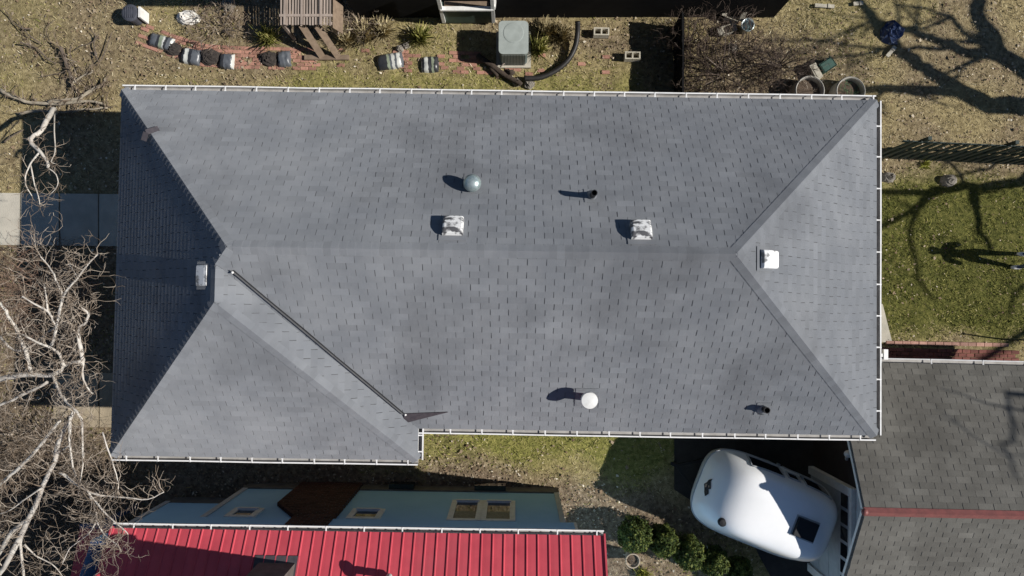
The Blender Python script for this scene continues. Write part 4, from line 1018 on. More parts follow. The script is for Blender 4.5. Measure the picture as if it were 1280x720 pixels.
bush('dead_plant', 'heap of dead brown stalks behind the soil bags', 275, 35, .75, .45, .35, 90, 1, .45, M['twig'], seed=8, L_=(.15, .35))
bush('dead_plant', 'dead arching stalks beside the slatted wooden frame', 450, 30, .5, .42, .5, 70, 1, .42, M['twig'], seed=9, L_=(.2, .45))
# crooked cut-back tree at the north-west corner
rr = random.Random(5)
c = P(70, 140, 0); loc = c.copy()
snag = thing('crooked_tree', 'crooked cut-back little tree in the shadow off the north-west roof corner', 'tree', c)
big = MB(); tw = MB(); lm = []
for px, r0, r1 in (([(70, 140, 0), (69, 139, .9), (66, 138, 1.7), (55, 158, 2.3), (42, 170, 2.5), (40, 180, 2.5), (50, 190, 2.6), (58, 198, 2.6), (60, 210, 2.6)], .06, .03), ([(42, 170, 2.5), (33, 175, 2.5)], .03, .02),
                   ([(50, 190, 2.6), (40, 202, 2.6), (33, 215, 2.6), (32, 230, 2.6), (40, 245, 2.5)], .02, .008), ([(38, 205, 2.6), (42, 225, 2.6), (48, 245, 2.6), (50, 258, 2.5)], .016, .006),
                   ([(60, 210, 2.6), (70, 218, 2.6), (72, 232, 2.6), (60, 246, 2.5)], .014, .006), ([(68, 140, 1.5), (68, 165, 2.3), (69, 190, 2.5), (64, 202, 2.6), (71, 205, 2.6)], .016, .006)):
    lm.append(limb(big, px, r0, r1, rr, 7))
for pts, rad in lm:
    for i in range(5 if len(lm) else 1, len(pts)):
        if pts[i].z > 2:
            for c_ in range(2): twiggy(tw, pts[i], Vector((rr.gauss(0, .7), rr.gauss(-.2, .7), rr.gauss(0, .3))), rr.uniform(.2, .4), .006, 1, rr, .5, .4, (1, 2))
shift(big); shift(tw); big.build('trunk', M['bark_pale'], snag, True); tw.build('crown', M['twig'], snag)
# fallen and pruned branches on the north-west grass
extra_sticks = []
_r = random.Random(321)
for k in range(12):
    x, y = _r.uniform(5, 135), _r.uniform(22, 132); a = _r.uniform(0, 6.28); n_ = _r.randint(3, 4); pl = [(x, y)]
    for q in range(n_): a += _r.gauss(0, .4); pl.append((pl[-1][0]+math.cos(a)*_r.uniform(10, 20), pl[-1][1]+math.sin(a)*_r.uniform(8, 14)))
    if all(0 < q[0] < 140 and 8 < q[1] < 142 for q in pl): extra_sticks.append((pl, _r.uniform(.010, .018), 'thin bare stick lying among others on the north-west dry grass'))
for k, (pl, r, lab) in enumerate(extra_sticks+list((([(75, 58), (80, 72), (86, 88), (90, 105)], .05, 'fallen dark branch with a forked end on the dry grass'), ([(0, 113), (20, 122), (40, 128), (75, 130), (110, 126), (132, 132)], .05, 'long fallen branch lying across the dry grass by the roof corner'),
                               ([(60, 128), (85, 125), (100, 122), (115, 112), (128, 105), (132, 98)], .05, 'curved fallen branch with a forked tip near the roof corner'), ([(25, 142), (45, 138), (80, 140), (105, 137), (135, 135)], .04, 'straight fallen branch beside the crooked tree'),
                               ([(25, 53), (45, 60), (60, 74), (70, 79)], .022, 'thin fallen branch on open dry grass'), ([(118, 64), (124, 78), (132, 62), (140, 40)], .018, 'thin forked stick on the dry grass'), ([(90, 107), (95, 100), (112, 92), (116, 88)], .03, 'short broken branch beside the long fallen branch'),
                               ([(5, 178), (15, 170), (30, 162)], .02, 'stick lying at the edge of the house shadow')))):
    c = P(*pl[0], 0); o = thing('fallen_branch', lab, 'branch', c, 0, 'fallen branches on the north-west grass'); loc = c.copy(); mb = MB(); t2 = MB(); rr = random.Random(40+k)
    pts, rad = limb(mb, [(x, y, .03+r+rr.uniform(0, .12)) for x, y in pl], r, r*.5, rr, 7)
    for i in range(1, len(pts)):
        for q in range(2 if r > .02 else (1 if i % 4 == 2 else 0)): twiggy(t2, pts[i], Vector((rr.gauss(0, .8), rr.gauss(0, .8), rr.gauss(.05, .2))), rr.uniform(.15, .45), max(.006, r*.3), 1, rr, .35, .4, (1, 3))
    shift(mb); shift(t2); mb.build('stem', M['bark_dark'] if r < .025 or 'dark' in lab else M['bark_mid'], o, True); t2.build('twigs', M['twig'], o, kind='stuff')

# the big bare tree just east of the yard; its limbs shade the grass and the garage
SUNH = Vector((SUN.x, SUN.y, 0))/SUN.z
def lift(px, py, z, zs=0.0):
    p = P(px, py, zs); return p+SUN*(z/SUN.z)
et = lift(1345, 150, 3.6); base = Vector((et.x+.25, et.y-.1, 0))
etree = thing('bare_shade_tree', 'big bare tree east of the yard throwing limb shadows over the grass', 'tree', base)
loc = base.copy(); big = MB(); tw = MB(); rr = random.Random(9)
def LT(pts, r0, r1, n=8): 
    out = [];
    for i in range(len(pts)-1):
        for k in range(3): out.append(pts[i].lerp(pts[i+1], k/3)+Vector((rr.gauss(0, .02), rr.gauss(0, .02), rr.gauss(0, .02))))
    out.append(pts[-1]); k = len(out); rad = [r0+(r1-r0)*i/(k-1) for i in range(k)]; big.tube(out, rad, n); return out, rad
def LS(px, z0_, z1_, r0, r1, tips=0, zs=0.0):
    n = len(px); o = LT([lift(x, y, z0_+(z1_-z0_)*i/(n-1), zs) for i, (x, y) in enumerate(px)], r0, r1)
    for q in range(tips):
        i = rr.randrange(len(o[0])//2, len(o[0])); twiggy(tw, o[0][i], Vector((rr.gauss(-.5, .6), rr.gauss(0, .7), rr.gauss(.3, .5))), rr.uniform(.7, 1.5), max(.012, o[1][i]*.45), 2, rr, .3, .25, (1, 3))
LT([base, base.lerp(et, .5)+Vector((.05, .05, 0)), et], .42, .30, 12)
LS([(1345, 150), (1310, 136), (1280, 133), (1240, 130), (1205, 115)], 3.6, 5.0, .28, .20)
LS([(1205, 115), (1175, 95), (1150, 80), (1125, 60), (1110, 45), (1085, 15), (1070, -10)], 5.0, 7.6, .18, .09, 4)
LS([(1205, 115), (1160, 112), (1110, 110), (1070, 116)], 5.0, 6.2, .14, .09, 2)
LS([(1345, 150), (1300, 100), (1280, 85), (1250, 67), (1240, 45), (1228, 20), (1222, -10)], 3.6, 6.5, .24, .13, 3)
LS([(1252, 70), (1215, 65), (1180, 52), (1140, 38), (1100, 28)], 5.2, 7.0, .15, .08, 4)
LS([(1242, 62), (1210, 40), (1190, 22), (1165, 12), (1120, 5)], 5.4, 7.2, .07, .03, 3)
LS([(1190, 23), (1165, 32), (1140, 37)], 6.4, 7.0, .05, .03)
LS([(1195, 60), (1150, 60), (1110, 62), (1040, 52), (960, 50)], 6.0, 8.0, .06, .03, 6)
LS([(1110, 62), (1060, 70), (990, 75)], 6.8, 8.0, .05, .02, 4)
LS([(1345, 150), (1320, 200), (1280, 228), (1230, 235), (1200, 232), (1160, 240), (1105, 240)], 3.6, 6.0, .16, .07, 2)
LS([(1215, 231), (1220, 260), (1228, 290), (1240, 312)], 5.0, 5.6, .08, .04, 1)
LS([(1175, 238), (1140, 265), (1100, 284)], 5.6, 7.5, .09, .06, 2)
LS([(1150, 258), (1142, 300), (1150, 350), (1170, 375)], 6.0, 8.0, .05, .03, 2)
LS([(1320, 200), (1330, 300), (1300, 350), (1275, 362), (1262, 395)], 4.5, 8.5, .06, .03, 4)
LS([(1300, 190), (1270, 185), (1240, 210), (1190, 222)], 4.6, 6.0, .06, .03, 2)
LS([(1320, 500), (1275, 550), (1252, 558), (1248, 575), (1236, 592)], 6.5, 7.5, .03, .018, 3, 2.7)
LS([(1330, 528), (1280, 513), (1240, 505), (1190, 488)], 6.5, 7.5, .03, .015, 1, 2.3)
LT([et, lift(1470, 300, 6.0), lift(1560, 480, 6.8, 2.7), lift(1480, 520, 6.6, 2.7), lift(1320, 500, 6.5, 2.7)], .12, .05)
LT([lift(1480, 520, 6.6, 2.7), lift(1330, 528, 6.5, 2.3)], .05, .03)
shift(big); shift(tw); big.build('trunk', M['bark_dark'], etree, True); tw.build('crown', M['bark_dark'], etree)

# ------------------------------------------------------------------ clipped evergreens, pot, tufts
def leaf_ball(rx, ry, rz, n, seed, size=.035, lump=.12):
    g = np.random.default_rng(seed); d = g.normal(size=(n, 3)); d /= np.linalg.norm(d, axis=1)[:, None]; d[:, 2] = np.abs(d[:, 2])*.95+g.uniform(-.25, .05, n)
    lum = np.array([noise.noise(Vector(q*2.6)+Vector((seed*7, 0, 0))) for q in d]); r = (1-np.abs(g.normal(0, .13, n)))*(1+lump*lum*2)
    c = d*r[:, None]*np.array([rx, ry, rz])+np.array([0, 0, rz*.62]); c[:, 2] = np.maximum(c[:, 2], .03)
    u = g.normal(size=(n, 3)); u /= np.linalg.norm(u, axis=1)[:, None]; w = np.cross(u, d+g.normal(0, .5, (n, 3))); w /= np.linalg.norm(w, axis=1)[:, None]+1e-9
    s = size*g.uniform(.5, 1.2, n)[:, None]; v = np.stack([c-u*s, c+w*s*.5, c+u*s, c-w*s*.5], 1).reshape(-1, 3)
    t = np.repeat(np.clip(.5+g.normal(0, .2, n)+lum*.35, 0, 1), 4); return v, np.arange(4*n).reshape(n, 4), t
for k, (px, py, r, h, lab) in enumerate(((793, 667, .46, .62, 'largest round boxwood shrub, nearest the red roof'), (829, 676, .42, .55, 'round boxwood shrub next to the largest one'), (860, 690, .45, .58, 'round boxwood shrub in the middle of the row by the camper'),
                                         (893, 702, .40, .52, 'round boxwood shrub facing the camper side'), (926, 716, .36, .42, 'low dark boxwood shrub in the camper shadow, end of the row'))):
    o = thing('boxwood_shrub', lab, 'shrub', P(px, py, .35)*Vector((1, 1, 0)) if False else Vector((P(px, py, .5).x, P(px, py, .5).y, 0)), 0, 'boxwood shrubs in a row')
    v, f, t = leaf_ball(r*.86, r*.86, h*1.2, 5600, 50+k, lump=.12); lo_ = bpy.data.objects.new('foliage', np_mesh('foliage', v, f, M['boxwood'], t)); COL.objects.link(lo_); lo_.parent = o
    b = MB(); rr = random.Random(k)
    for q in range(7):
        a = q*.9; b.tube([(0, 0, -.03), (math.cos(a)*r*.3, math.sin(a)*r*.3, h*.4), (math.cos(a)*r*.65, math.sin(a)*r*.65, h*.9)], [.02, .015, .006], 5)
    b.build('stems', M['bark_dark'], o)
pp = P(791, 701, .42)
pot = thing('plant_pot', 'round pale plant pot with dead stems beside the boxwood row', 'pot', (pp.x, pp.y, 0))
b = MB(); b.lathe((0, 0, 0), [(.11, 0), (.16, .38), (.175, .40), (.175, .44), (.15, .44), (.145, .36), (0, .36)], 22); b.build('pot_wall', M['terracotta'], pot)
b = MB(); b.lathe((0, 0, .355), [(.14, 0), (.1, .012), (0, .02)], 14); b.build('potting_soil', M['soil'], pot)
b = MB(); rr = random.Random(3)
for q in range(10): twiggy(b, (rr.uniform(-.08, .08), rr.uniform(-.08, .08), .37), Vector((rr.gauss(0, .5), rr.gauss(0, .5), 1)), .14, .004, 1, rr, .5)
b.build('dead_stems', M['twig'], pot)
def tuft(name, label, px, py, n, L0, L1, m, seed, tm=.5, cat='plant', group=None, fl=.9):
    g = np.random.default_rng(seed); c = P(px, py, 0); X = g.normal(0, .06, n); Y = g.normal(0, .05, n)
    o = blades(name, X, Y, g, m, L0, L1, .018, tm, .22, label, cat, fl, .0); del o['kind']; o.location = c
    if group: o['group'] = group
    return o
tuft('yellow_plant', 'bright yellow-green plant below the pale pot', 803, 717, 260, .08, .28, M['yellowleaf'], 61)
tuft('yellow_plant', 'small bright yellow plant by the green picket fence', 1157, 206, 120, .05, .16, M['yellowleaf'], 62)
for k, (px, py, lab) in enumerate(((432, 52, 'drooping straw grass tuft by the slatted frame foot'), (455, 46, 'straw grass tuft left of the brick path soil bag'), (525, 48, 'tall green-yellow grass tuft above the small soil bag'), (478, 40, 'pale spreading grass tuft above the long soil bag'), (335, 50, 'green grass tuft behind the split soil bag'), (672, 62, 'green tuft between the heat pump and the black pipe'), (680, 42, 'dry brown grass clump beside the heat pump'), (700, 45, 'dry grass clump inside the curve of the black pipe'))):
    tuft('grass_tuft', lab, px, py, 320, .2, .5, M['lawnblade'] if k in (2, 4, 5) else M['dryblade'], 70+k, .5 if k not in (6, 7) else .3, 'grass tuft', 'grass tufts along the north bed')

# ------------------------------------------------------------------ soil bags and compost heaps on the brick path
def bag_mat(name, base, stops, axis=0):
    m = bpy.data.materials.new(name); m.use_nodes = True; nt = m.node_tree; N = nt.nodes; L = nt.links; b = N['Principled BSDF']; b.inputs['Roughness'].default_value = .35
    tcn = N.new('ShaderNodeTexCoord'); sx = N.new('ShaderNodeSeparateXYZ'); nzn = N.new('ShaderNodeTexNoise'); nzn.inputs['Scale'].default_value = 9; L.new(tcn.outputs['Object'], nzn.inputs['Vector']); L.new(tcn.outputs['Object'], sx.inputs[0])
    ad = N.new('ShaderNodeMath'); ad.operation = 'MULTIPLY_ADD'; L.new(nzn.outputs['Fac'], ad.inputs[0]); ad.inputs[1].default_value = .07; L.new(sx.outputs[axis], ad.inputs[2])
    mr = N.new('ShaderNodeMapRange'); mr.inputs[1].default_value = -.25; mr.inputs[2].default_value = .42; L.new(ad.outputs[0], mr.inputs[0])
    r = N.new('ShaderNodeValToRGB'); r.color_ramp.interpolation = 'CONSTANT'; e = r.color_ramp.elements
    while len(e) < len(stops): e.new(.5)
    for i, (p, c) in enumerate(stops): e[i].position = p; e[i].color = (*c, 1)
    L.new(mr.outputs[0], r.inputs[0]); L.new(r.outputs[0], b.inputs['Base Color']); return m
DK, WT, GN, SL_ = (.035, .037, .042), (.55, .56, .53), (.27, .31, .23), (.105, .115, .13)
bags = [((200, 51), .62, .34, -16, [(0, SL_), (.28, DK), (.38, GN), (.52, WT), (.58, DK), (.66, SL_), (.8, WT), (.86, SL_)], 'slate soil bag with pale bands at the upper end of the brick path'),
        ((237, 69), .50, .40, -10, [(0, DK), (.22, WT), (.36, DK), (.5, SL_), (.78, DK), (.9, WT)], 'dark soil bag with white stripes beside spilled compost'),
        ((282, 75), .36, .38, -4, [(0, WT), (.16, DK), (.34, SL_), (.62, WT), (.8, DK)], 'torn small soil bag on bare red bricks'),
        ((354, 72), .32, .40, 4, [(0, SL_), (.45, SL_), (.72, DK), (.82, WT)], 'slate soil bag with a white edge below the slatted frame'),
        ((487, 75), .66, .40, 9, [(0, DK), (.32, GN), (.42, SL_), (.5, WT), (.6, SL_), (.68, WT), (.82, SL_)], 'long soil bag with green and white print on the path'),
        ((537, 79), .44, .40, 2, [(0, WT), (.14, DK), (.22, WT), (.36, DK), (.5, GN), (.58, DK), (.75, SL_), (.92, WT)], 'square dark soil bag with two pale bars by the heat pump')]
for k, ((px, py), w_, l_, yaw, stops, lab) in enumerate(bags):
    c = P(px, py, .1); rr = random.Random(90+k); n1, n2 = 14, 10; vs = []; fs = []
    for j in range(n2):
        for i in range(n1):
            u, v = i/(n1-1)*2-1, j/(n2-1)*2-1; h = .09*(max(0, 1-abs(u)**5)*max(0, 1-abs(v)**4))**.6; h *= 1+.35*noise.noise(Vector((u*2.2+k*5, v*2.2, 0)))
            sq = 1-.06*(abs(u*v)); vs.append((u*w_/2*sq+rr.gauss(0, .004), v*l_/2*sq+rr.gauss(0, .004), .02+h+rr.gauss(0, .004)))
    fs = [(j*n1+i, j*n1+i+1, (j+1)*n1+i+1, (j+1)*n1+i) for j in range(n2-1) for i in range(n1-1)]
    b = MB(); b.add(vs, fs)
    ring = [i for i in range(n1)]+[j*n1+n1-1 for j in range(1, n2)]+[(n2-1)*n1+i for i in range(n1-2, -1, -1)]+[j*n1 for j in range(n2-2, 0, -1)]
    bot = len(b.v); b.add([(vs[q][0], vs[q][1], -.03) for q in ring], []); m_ = len(ring)
    for q in range(m_): b.f.append((ring[q], bot+q, bot+(q+1) % m_, ring[(q+1) % m_])); b.mi.append(0)
    b.f.append(tuple(bot+q for q in range(m_))); b.mi.append(0)
    o = b.build('soil_bag', bag_mat('bag_print', DK, stops), None, True); o.location = (c.x, c.y, 0); o.rotation_euler = (0, 0, math.radians(yaw)); tag(o, lab, 'soil bag', 'soil bags along the brick path')
def heap(name, label, cat, px, py, rx, ry, h, m, seed, group=None, n=16):
    rr = random.Random(seed); c = P(px, py, 0); b = MB(); vs = [(0, 0, h)]; fs = []; R_ = 6
    for i in range(1, R_+1):
        for k in range(n):
            a = 2*math.pi*k/n+i*.2; q = i/R_; w_ = 1+.22*noise.noise(Vector((math.cos(a)*1.5, math.sin(a)*1.5, seed)))
            vs.append((math.cos(a)*rx*q*w_+rr.gauss(0, .012), math.sin(a)*ry*q*w_+rr.gauss(0, .012), (h*(1-q*q)+rr.gauss(0, .018) if i < R_ else -.05)))
    for k in range(n): fs.append((0, 1+k, 1+(k+1) % n))
    for i in range(R_-1):
        for k in range(n): a_, b_ = 1+i*n+k, 1+i*n+(k+1) % n; fs.append((a_, a_+n, b_+n, b_))
    b.add(vs, fs); o = b.build(name, m); o.location = c; tag(o, label, cat, group); return o
G_ = 'compost heaps spilled on the brick path'
heap('compost_heap', 'black compost spilled between the two striped soil bags', 'compost', 217, 62, .22, .18, .10, M['compost'], 1, G_)
heap('compost_heap', 'round black compost heap beside the torn small bag', 'compost', 263, 72, .29, .24, .13, M['compost'], 2, G_)
heap('compost_heap', 'black compost heap below the slatted wooden frame', 'compost', 336, 73, .27, .21, .12, M['compost'], 3, G_)
heap('white_rubble_pile', 'pile of white rubble on the dirt behind the soil bags', 'rubble', 234, 22, .30, .20, .16, M['chalk'], 4)
heap('grey_stone', 'big flat grey stone in the north bed', 'stone', 286, 6, .20, .16, .16, M['stone'], 5, None, 9)
for k, (px, py, r, lab) in enumerate(((500, 61, .12, 'rounded stone behind the long soil bag'), (508, 57, .10, 'pale stone among the tufts above the long bag'), (646, 103, .13, 'stone under the black pipe end'), (662, 106, .15, 'pale stone at the gutter under the black pipe'), (915, 60, .14, 'rough stone in front of the bucket'), (1185, 226, .22, 'pale flat stone in the leaf strip below the green fence'), (1110, 222, .2, 'pale stone in the leaf strip at the roof corner'))):
    heap('stone', lab, 'stone', px, py, r, r*.8, r*.9, M['stone'], 20+k, 'loose stones in the yards', 9)

# ------------------------------------------------------------------ small things of the north yard
# slatted wooden frame with a grey lean-to side
c0 = P(350, 32, .95); c1 = P(416, 32, .95); c2 = P(416, -14, .95)
fr = thing('slatted_frame', 'weathered slatted wooden frame on legs with a board ramp', 'garden frame', (c0.x, c0.y, 0))
W_, D_ = c1.x-c0.x, c2.y-c0.y; ns = 18
sm = MB(); sm.box((0, D_/2, .97), (.036, D_, .02)); sme = [sm.mesh('slat', M['wood_grey'])]
for k in range(3):
    sm = MB(); sm.box((0, D_/2, .97), (.036, D_, .02), t=k/2); sme.append(sm.mesh('slat', M['wood_grey']))
for k in range(ns): inst('slat', sme[k % 4], fr, Matrix.Translation(((k+.5)/ns*W_*.98, rnd.uniform(-.02, .02), rnd.uniform(-.004, .004))))
for y in (.22, D_-.1):
    b = MB(); b.box((W_/2, y, .995), (W_, .06, .025)); b.build('cross_rail', M['wood_grey'], fr)
for x in (.1*W_, .42*W_, .78*W_):
    b = MB(); b.box((x, D_/2, 1.0), (.05, D_, .02)); b.build('long_rail', M['wood_grey'], fr)
for x in (.05, W_-.05):
    for y in (.05, D_-.05):
        b = MB(); b.box((x, y, .47), (.07, .07, .98)); b.build('leg', M['wood_grey'], fr)
b = MB(); b.add([(W_, -.05, .95), (W_+.14, -.05, .6), (W_+.14, D_, .6), (W_, D_, .95), (W_, -.05, .9), (W_+.14, -.05, .55), (W_+.14, D_, .55), (W_, D_, .9)], [(0, 1, 2, 3), (7, 6, 5, 4), (0, 4, 5, 1)]); b.build('side_board', M['wood_brown'], fr)
for x0_, x1_ in ((.45, .75), (.8, 1.15)):
    b = MB(); b.bar((x0_, .1, .85), (x1_, -.42, .04), .16, .025); b.build('ramp_board', M['wood_brown'], fr)
b = MB(); b.box((.85, -.42, .03), (1.1, .12, .06)); b.build('sill_board', M['wood_brown'], fr)
# heat pump
c0 = P(642, 46, .85)
ac = thing('heat_pump', 'grey heat pump unit with a rounded lid by the near-black wall', 'heat pump', (c0.x, c0.y, 0)); ac.scale = (.9, .9, .95)
def rrect(w_, h_, r, n=5):
    out = []
    for cx, cy, a0 in ((w_/2-r, h_/2-r, 0), (-w_/2+r, h_/2-r, 90), (-w_/2+r, -h_/2+r, 180), (w_/2-r, -h_/2+r, 270)):
        for i in range(n+1): a = math.radians(a0+90*i/n); out.append((cx+r*math.cos(a), cy+r*math.sin(a)))
    return out
b = MB(); b.prism(rrect(.74, .84, .10), .05, .80); b.build('cabinet', M['ac_grille'], ac)
b = MB(); b.prism(rrect(.78, .88, .11), .80, .86); ld = b.build('lid', M['ac'], ac)
b = MB(); b.lathe((0, .12, .86), [(.27, 0), (.27, .006), (.25, .010), (0, .012)], 24); b.build('fan_cover', M['ac'], ld)
sm = MB(); sm.box((0, -.432, .43), (.018, .03, .7)); sme_ = sm.mesh('grille_bar', M['ac'])
for k in range(16): inst('grille_bar', sme_, ac, Matrix.Translation((-.30+.04*k, 0, 0)))
b = MB(); b.box((0, 0, .02), (.95, 1.0, .08)); b.build('pad', M['concrete'], ac)
# corrugated pipe, logs
c = P(598, 72, 0); loc = c.copy(); o = thing('drain_pipe', 'black corrugated drain pipe curving to the near-black wall', 'pipe', c)
pp_ = [P(*q) for q in ((655, 98, .12), (675, 97, .10), (695, 88, .10), (710, 75, .12), (719, 58, .16), (722, 40, .25), (722, 26, .4))]
b = MB(); pts = []
for i in range(len(pp_)-1):
    for k in range(8):
        s = k/8; p0, p1, p2, p3 = pp_[max(i-1, 0)], pp_[i], pp_[i+1], pp_[min(i+2, len(pp_)-1)]; pts.append(.5*((2*p1)+(p2-p0)*s+(2*p0-5*p1+4*p2-p3)*s*s+(3*p1-p0-3*p2+p3)*s**3))
b.tube(pts, [.062+(.008 if i % 2 else 0) for i in range(len(pts))], 12); shift(b); b.build('pipe_run', M['hose'], o, True)
for k, (pl, r, lab) in enumerate((([(597, 70), (615, 83), (640, 98), (652, 106)], .07, 'thick black log between the heat pump and the gutter'), ([(612, 85), (622, 95)], .05, 'short black stub of wood beside the thick log'), ([(635, 90), (641, 92)], .09, 'squat sawn log end by the black pipe'))):
    c = P(*pl[0], 0); loc = c.copy(); b = MB(); rr = random.Random(k+3); limb(b, [(x, y, r+.02) for x, y in pl], r, r*.8, rr, 9); shift(b); o = b.build('log', M['log'], None, True); o.location = c; tag(o, lab, 'log', 'logs beside the black pipe')
c = P(625, 84, 0); loc = c.copy(); b = MB(); rr = random.Random(8); limb(b, [(625, 84, .15), (645, 66, .35), (660, 53, .75)], .016, .012, rr, 6); shift(b); o = b.build('stick', M['wood_grey'], None, True); o.location = c; tag(o, 'pale stick leaning against the heat pump grille', 'stick')
# concrete blocks
for px, py, lab in ((752, 39, 'hollow concrete block close to the near-black wall'), (791, 69, 'hollow concrete block beside the black board fence')):
    c = P(px, py, .2); b = MB(); w_, d_, h_ = .38, .19, .2
    for cc, sz in (((0, d_/2-.015, h_/2), (w_, .03, h_)), ((0, -d_/2+.015, h_/2), (w_, .03, h_)), ((-w_/2+.017, 0, h_/2), (.034, d_-.06, h_)), ((w_/2-.017, 0, h_/2), (.034, d_-.06, h_)), ((0, 0, h_/2), (.034, d_-.06, h_))): b.box(cc, sz)
    o = b.build('concrete_block', M['block']); o.location = (c.x, c.y, 0); o.rotation_euler = (0, 0, -.02); tag(o, lab, 'concrete block', 'hollow concrete blocks'); bmm = bmesh.new(); bmm.from_mesh(o.data); bmesh.ops.remove_doubles(bmm, verts=bmm.verts, dist=.001); bmm.to_mesh(o.data); bmm.free()
# slate bin with a white board
c = P(164, 17, .3); o = thing('round_bin', 'slate-grey ribbed round bin with a white tag on the dry grass', 'bin', (c.x, c.y, 0))
b = MB(); b.lathe((0, 0, 0), [(.17, 0), (.19, .3), (.21, .31), (.21, .35), (.17, .37), (.05, .385), (0, .385)], 20); b.build('drum', M['bin'], o)
for k in range(5):
    b = MB(); b.bar((-.1+.05*k, -.13, .38), (-.1+.05*k, .13, .38), .015, .02); b.build('rib', M['bin'], o)
b = MB(); b.box((.25, 0, .2), (.05, .26, .4)); b.build('white_board', M['white'], o)
# bucket, boxes, tarp, rings by the north-east corner
c = P(933, 33, .2); o = thing('tin_bucket', 'open grey tin bucket beside a pale carton', 'bucket', (c.x, c.y, 0))
b = MB(); b.lathe((0, 0, 0), [(.11, 0), (.15, .28), (.165, .28), (.165, .30), (.14, .30), (.10, .03), (0, .03)], 20); b.build('pail', M['galv'], o, True)
b = MB(); b.tube([(.15*math.cos(a), .15*math.sin(a), .30+.05*math.sin(a)) for a in [math.pi*k/10 for k in range(11)]], .006, 5); b.build('handle', M['steel'], o)
def carton(px, py, w_, d_, h_, yaw, m, lab, open_=True):
    c = P(px, py, h_/2); o = thing('carton', lab, 'box', (c.x, c.y, 0), math.radians(yaw), 'cartons dumped by the near-black wall'); t = .012
    b = MB(); b.box((0, 0, .01), (w_, d_, .02)); b.build('bottom', m, o)
    for cc, sz in (((w_/2, 0, h_/2), (t, d_, h_)), ((-w_/2, 0, h_/2), (t, d_, h_)), ((0, d_/2, h_/2), (w_, t, h_)), ((0, -d_/2, h_/2), (w_, t, h_))):
        b = MB(); b.box(cc, sz); b.build('side', m, o)
    for sx in (1, -1):
        b = MB(); b.bar((sx*w_/2, 0, h_), (sx*(w_/2+.10), 0, h_+(.05 if sx > 0 else -.03)), d_*.95, .008); b.build('flap', m, o)
carton(916, 20, .34, .26, .22, -20, M['block'], 'open carton with flaps beside the tin bucket'); carton(908, 38, .24, .20, .14, 15, M['concrete'], 'small pale carton in front of the open one')
c = P(1113, 41, .2); o = heap('blue_tarp_bundle', 'crumpled blue tarp bundle on the grass under limb shadows', 'tarp', 1113, 41, .27, .30, .24, M['blue_bag'], 33, None, 14)
for v in o.data.vertices: v.co += Vector((rnd.gauss(0, .02), rnd.gauss(0, .02), rnd.gauss(0, .03) if v.co.z > 0 else 0))
for px, py, r, lab, grn in ((1012, 113, .36, 'pale round planter ring full of dead leaves at the gutter', False), (1063, 114, .36, 'pale round planter ring with green stems at the gutter', True)):
    c = P(px, py, .35); o = thing('planter_ring', lab, 'planter', (c.x, c.y, 0), 0, 'round planter rings')
    b = MB(); b.lathe((0, 0, 0), [(r, -.03), (r, .36), (r-.02, .38), (r-.04, .36), (r-.04, .2), (0, .2)], 30); b.build('ring_wall', M['ring'], o, True); o.children[0].data.set_sharp_from_angle(angle=.6)
    b = MB(); b.lathe((0, 0, .2), [(r-.045, 0), (r*.5, .02), (0, .03)], 16); b.build('soil_fill', M['soil'], o)
    b = MB(); rr = random.Random(int(px))
    for q in range(26): twiggy(b, (rr.uniform(-.22, .22), rr.uniform(-.22, .22), .22), Vector((rr.gauss(0, .8), rr.gauss(0, .8), .5)), rr.uniform(.1, .25), .005, 1, rr, .5 if not grn else .55)
    b.build('stems', M['greenstem'] if grn else M['twig'], o)
c = P(1035, 81, .25); o = thing('plastic_crate', 'dark green plastic crate beside a white block', 'crate', (c.x, c.y, 0), .6)
for cc, sz in (((0, 0, .012), (.34, .24, .024)), ((.165, 0, .14), (.016, .24, .24)), ((-.165, 0, .14), (.016, .24, .24)), ((0, .115, .14), (.31, .016, .24)), ((0, -.115, .14), (.31, .016, .24))):
    b = MB(); b.box(cc, sz); b.build('crate_side', M['green_box'], o)
b = MB(); b.box((0, 0, .25), (.36, .26, .02)); b.build('lid', M['green_box'], o)
c = P(1020, 89, .2); b = MB(); b.box((0, 0, .11), (.40, .18, .22), taper=.96); b.box((0, 0, .225), (.30, .10, .015)); o = b.build('paving_block', M['block']); o.location = (c.x, c.y, 0); o.rotation_euler = (0, 0, math.radians(-62)); tag(o, 'pale paving block leaning by the dark green crate', 'block')
for k, (px, py, L_, yaw, lab) in enumerate(((1113, 65, .34, 50, 'short pale board on the grass below the blue tarp'), (1030, 8, .5, -3, 'white board at the foot of the near-black wall'), (1072, 5, .25, 5, 'small pale scrap by the near-black wall'), (880, 12, .45, -3, 'pale lath on the ground by the near-black wall'))):
    c = P(px, py, 0); b = MB(); b.box((0, 0, .03), (L_, .09, .025), taper=.97); b.box((L_*.2, 0, .05), (.05, .10, .02)); o = b.build('board_scrap', M['block']); o.location = (c.x, c.y, 0); o.rotation_euler = (0, .03, math.radians(yaw)); tag(o, lab, 'board')
c = P(1254, 424, 0); b = MB(); b.tube([(0, 0, -.05), (.01, 0, .35), (0, .02, .7)], [.02, .018, .015], 8); b.lathe((0, .02, .70), [(.03, 0), (.035, .03), (0, .05)], 8); o = b.build('iron_stake', M['darkgreen']); o.location = c; tag(o, 'thin dark stake at the far end of the brick edging', 'stake')

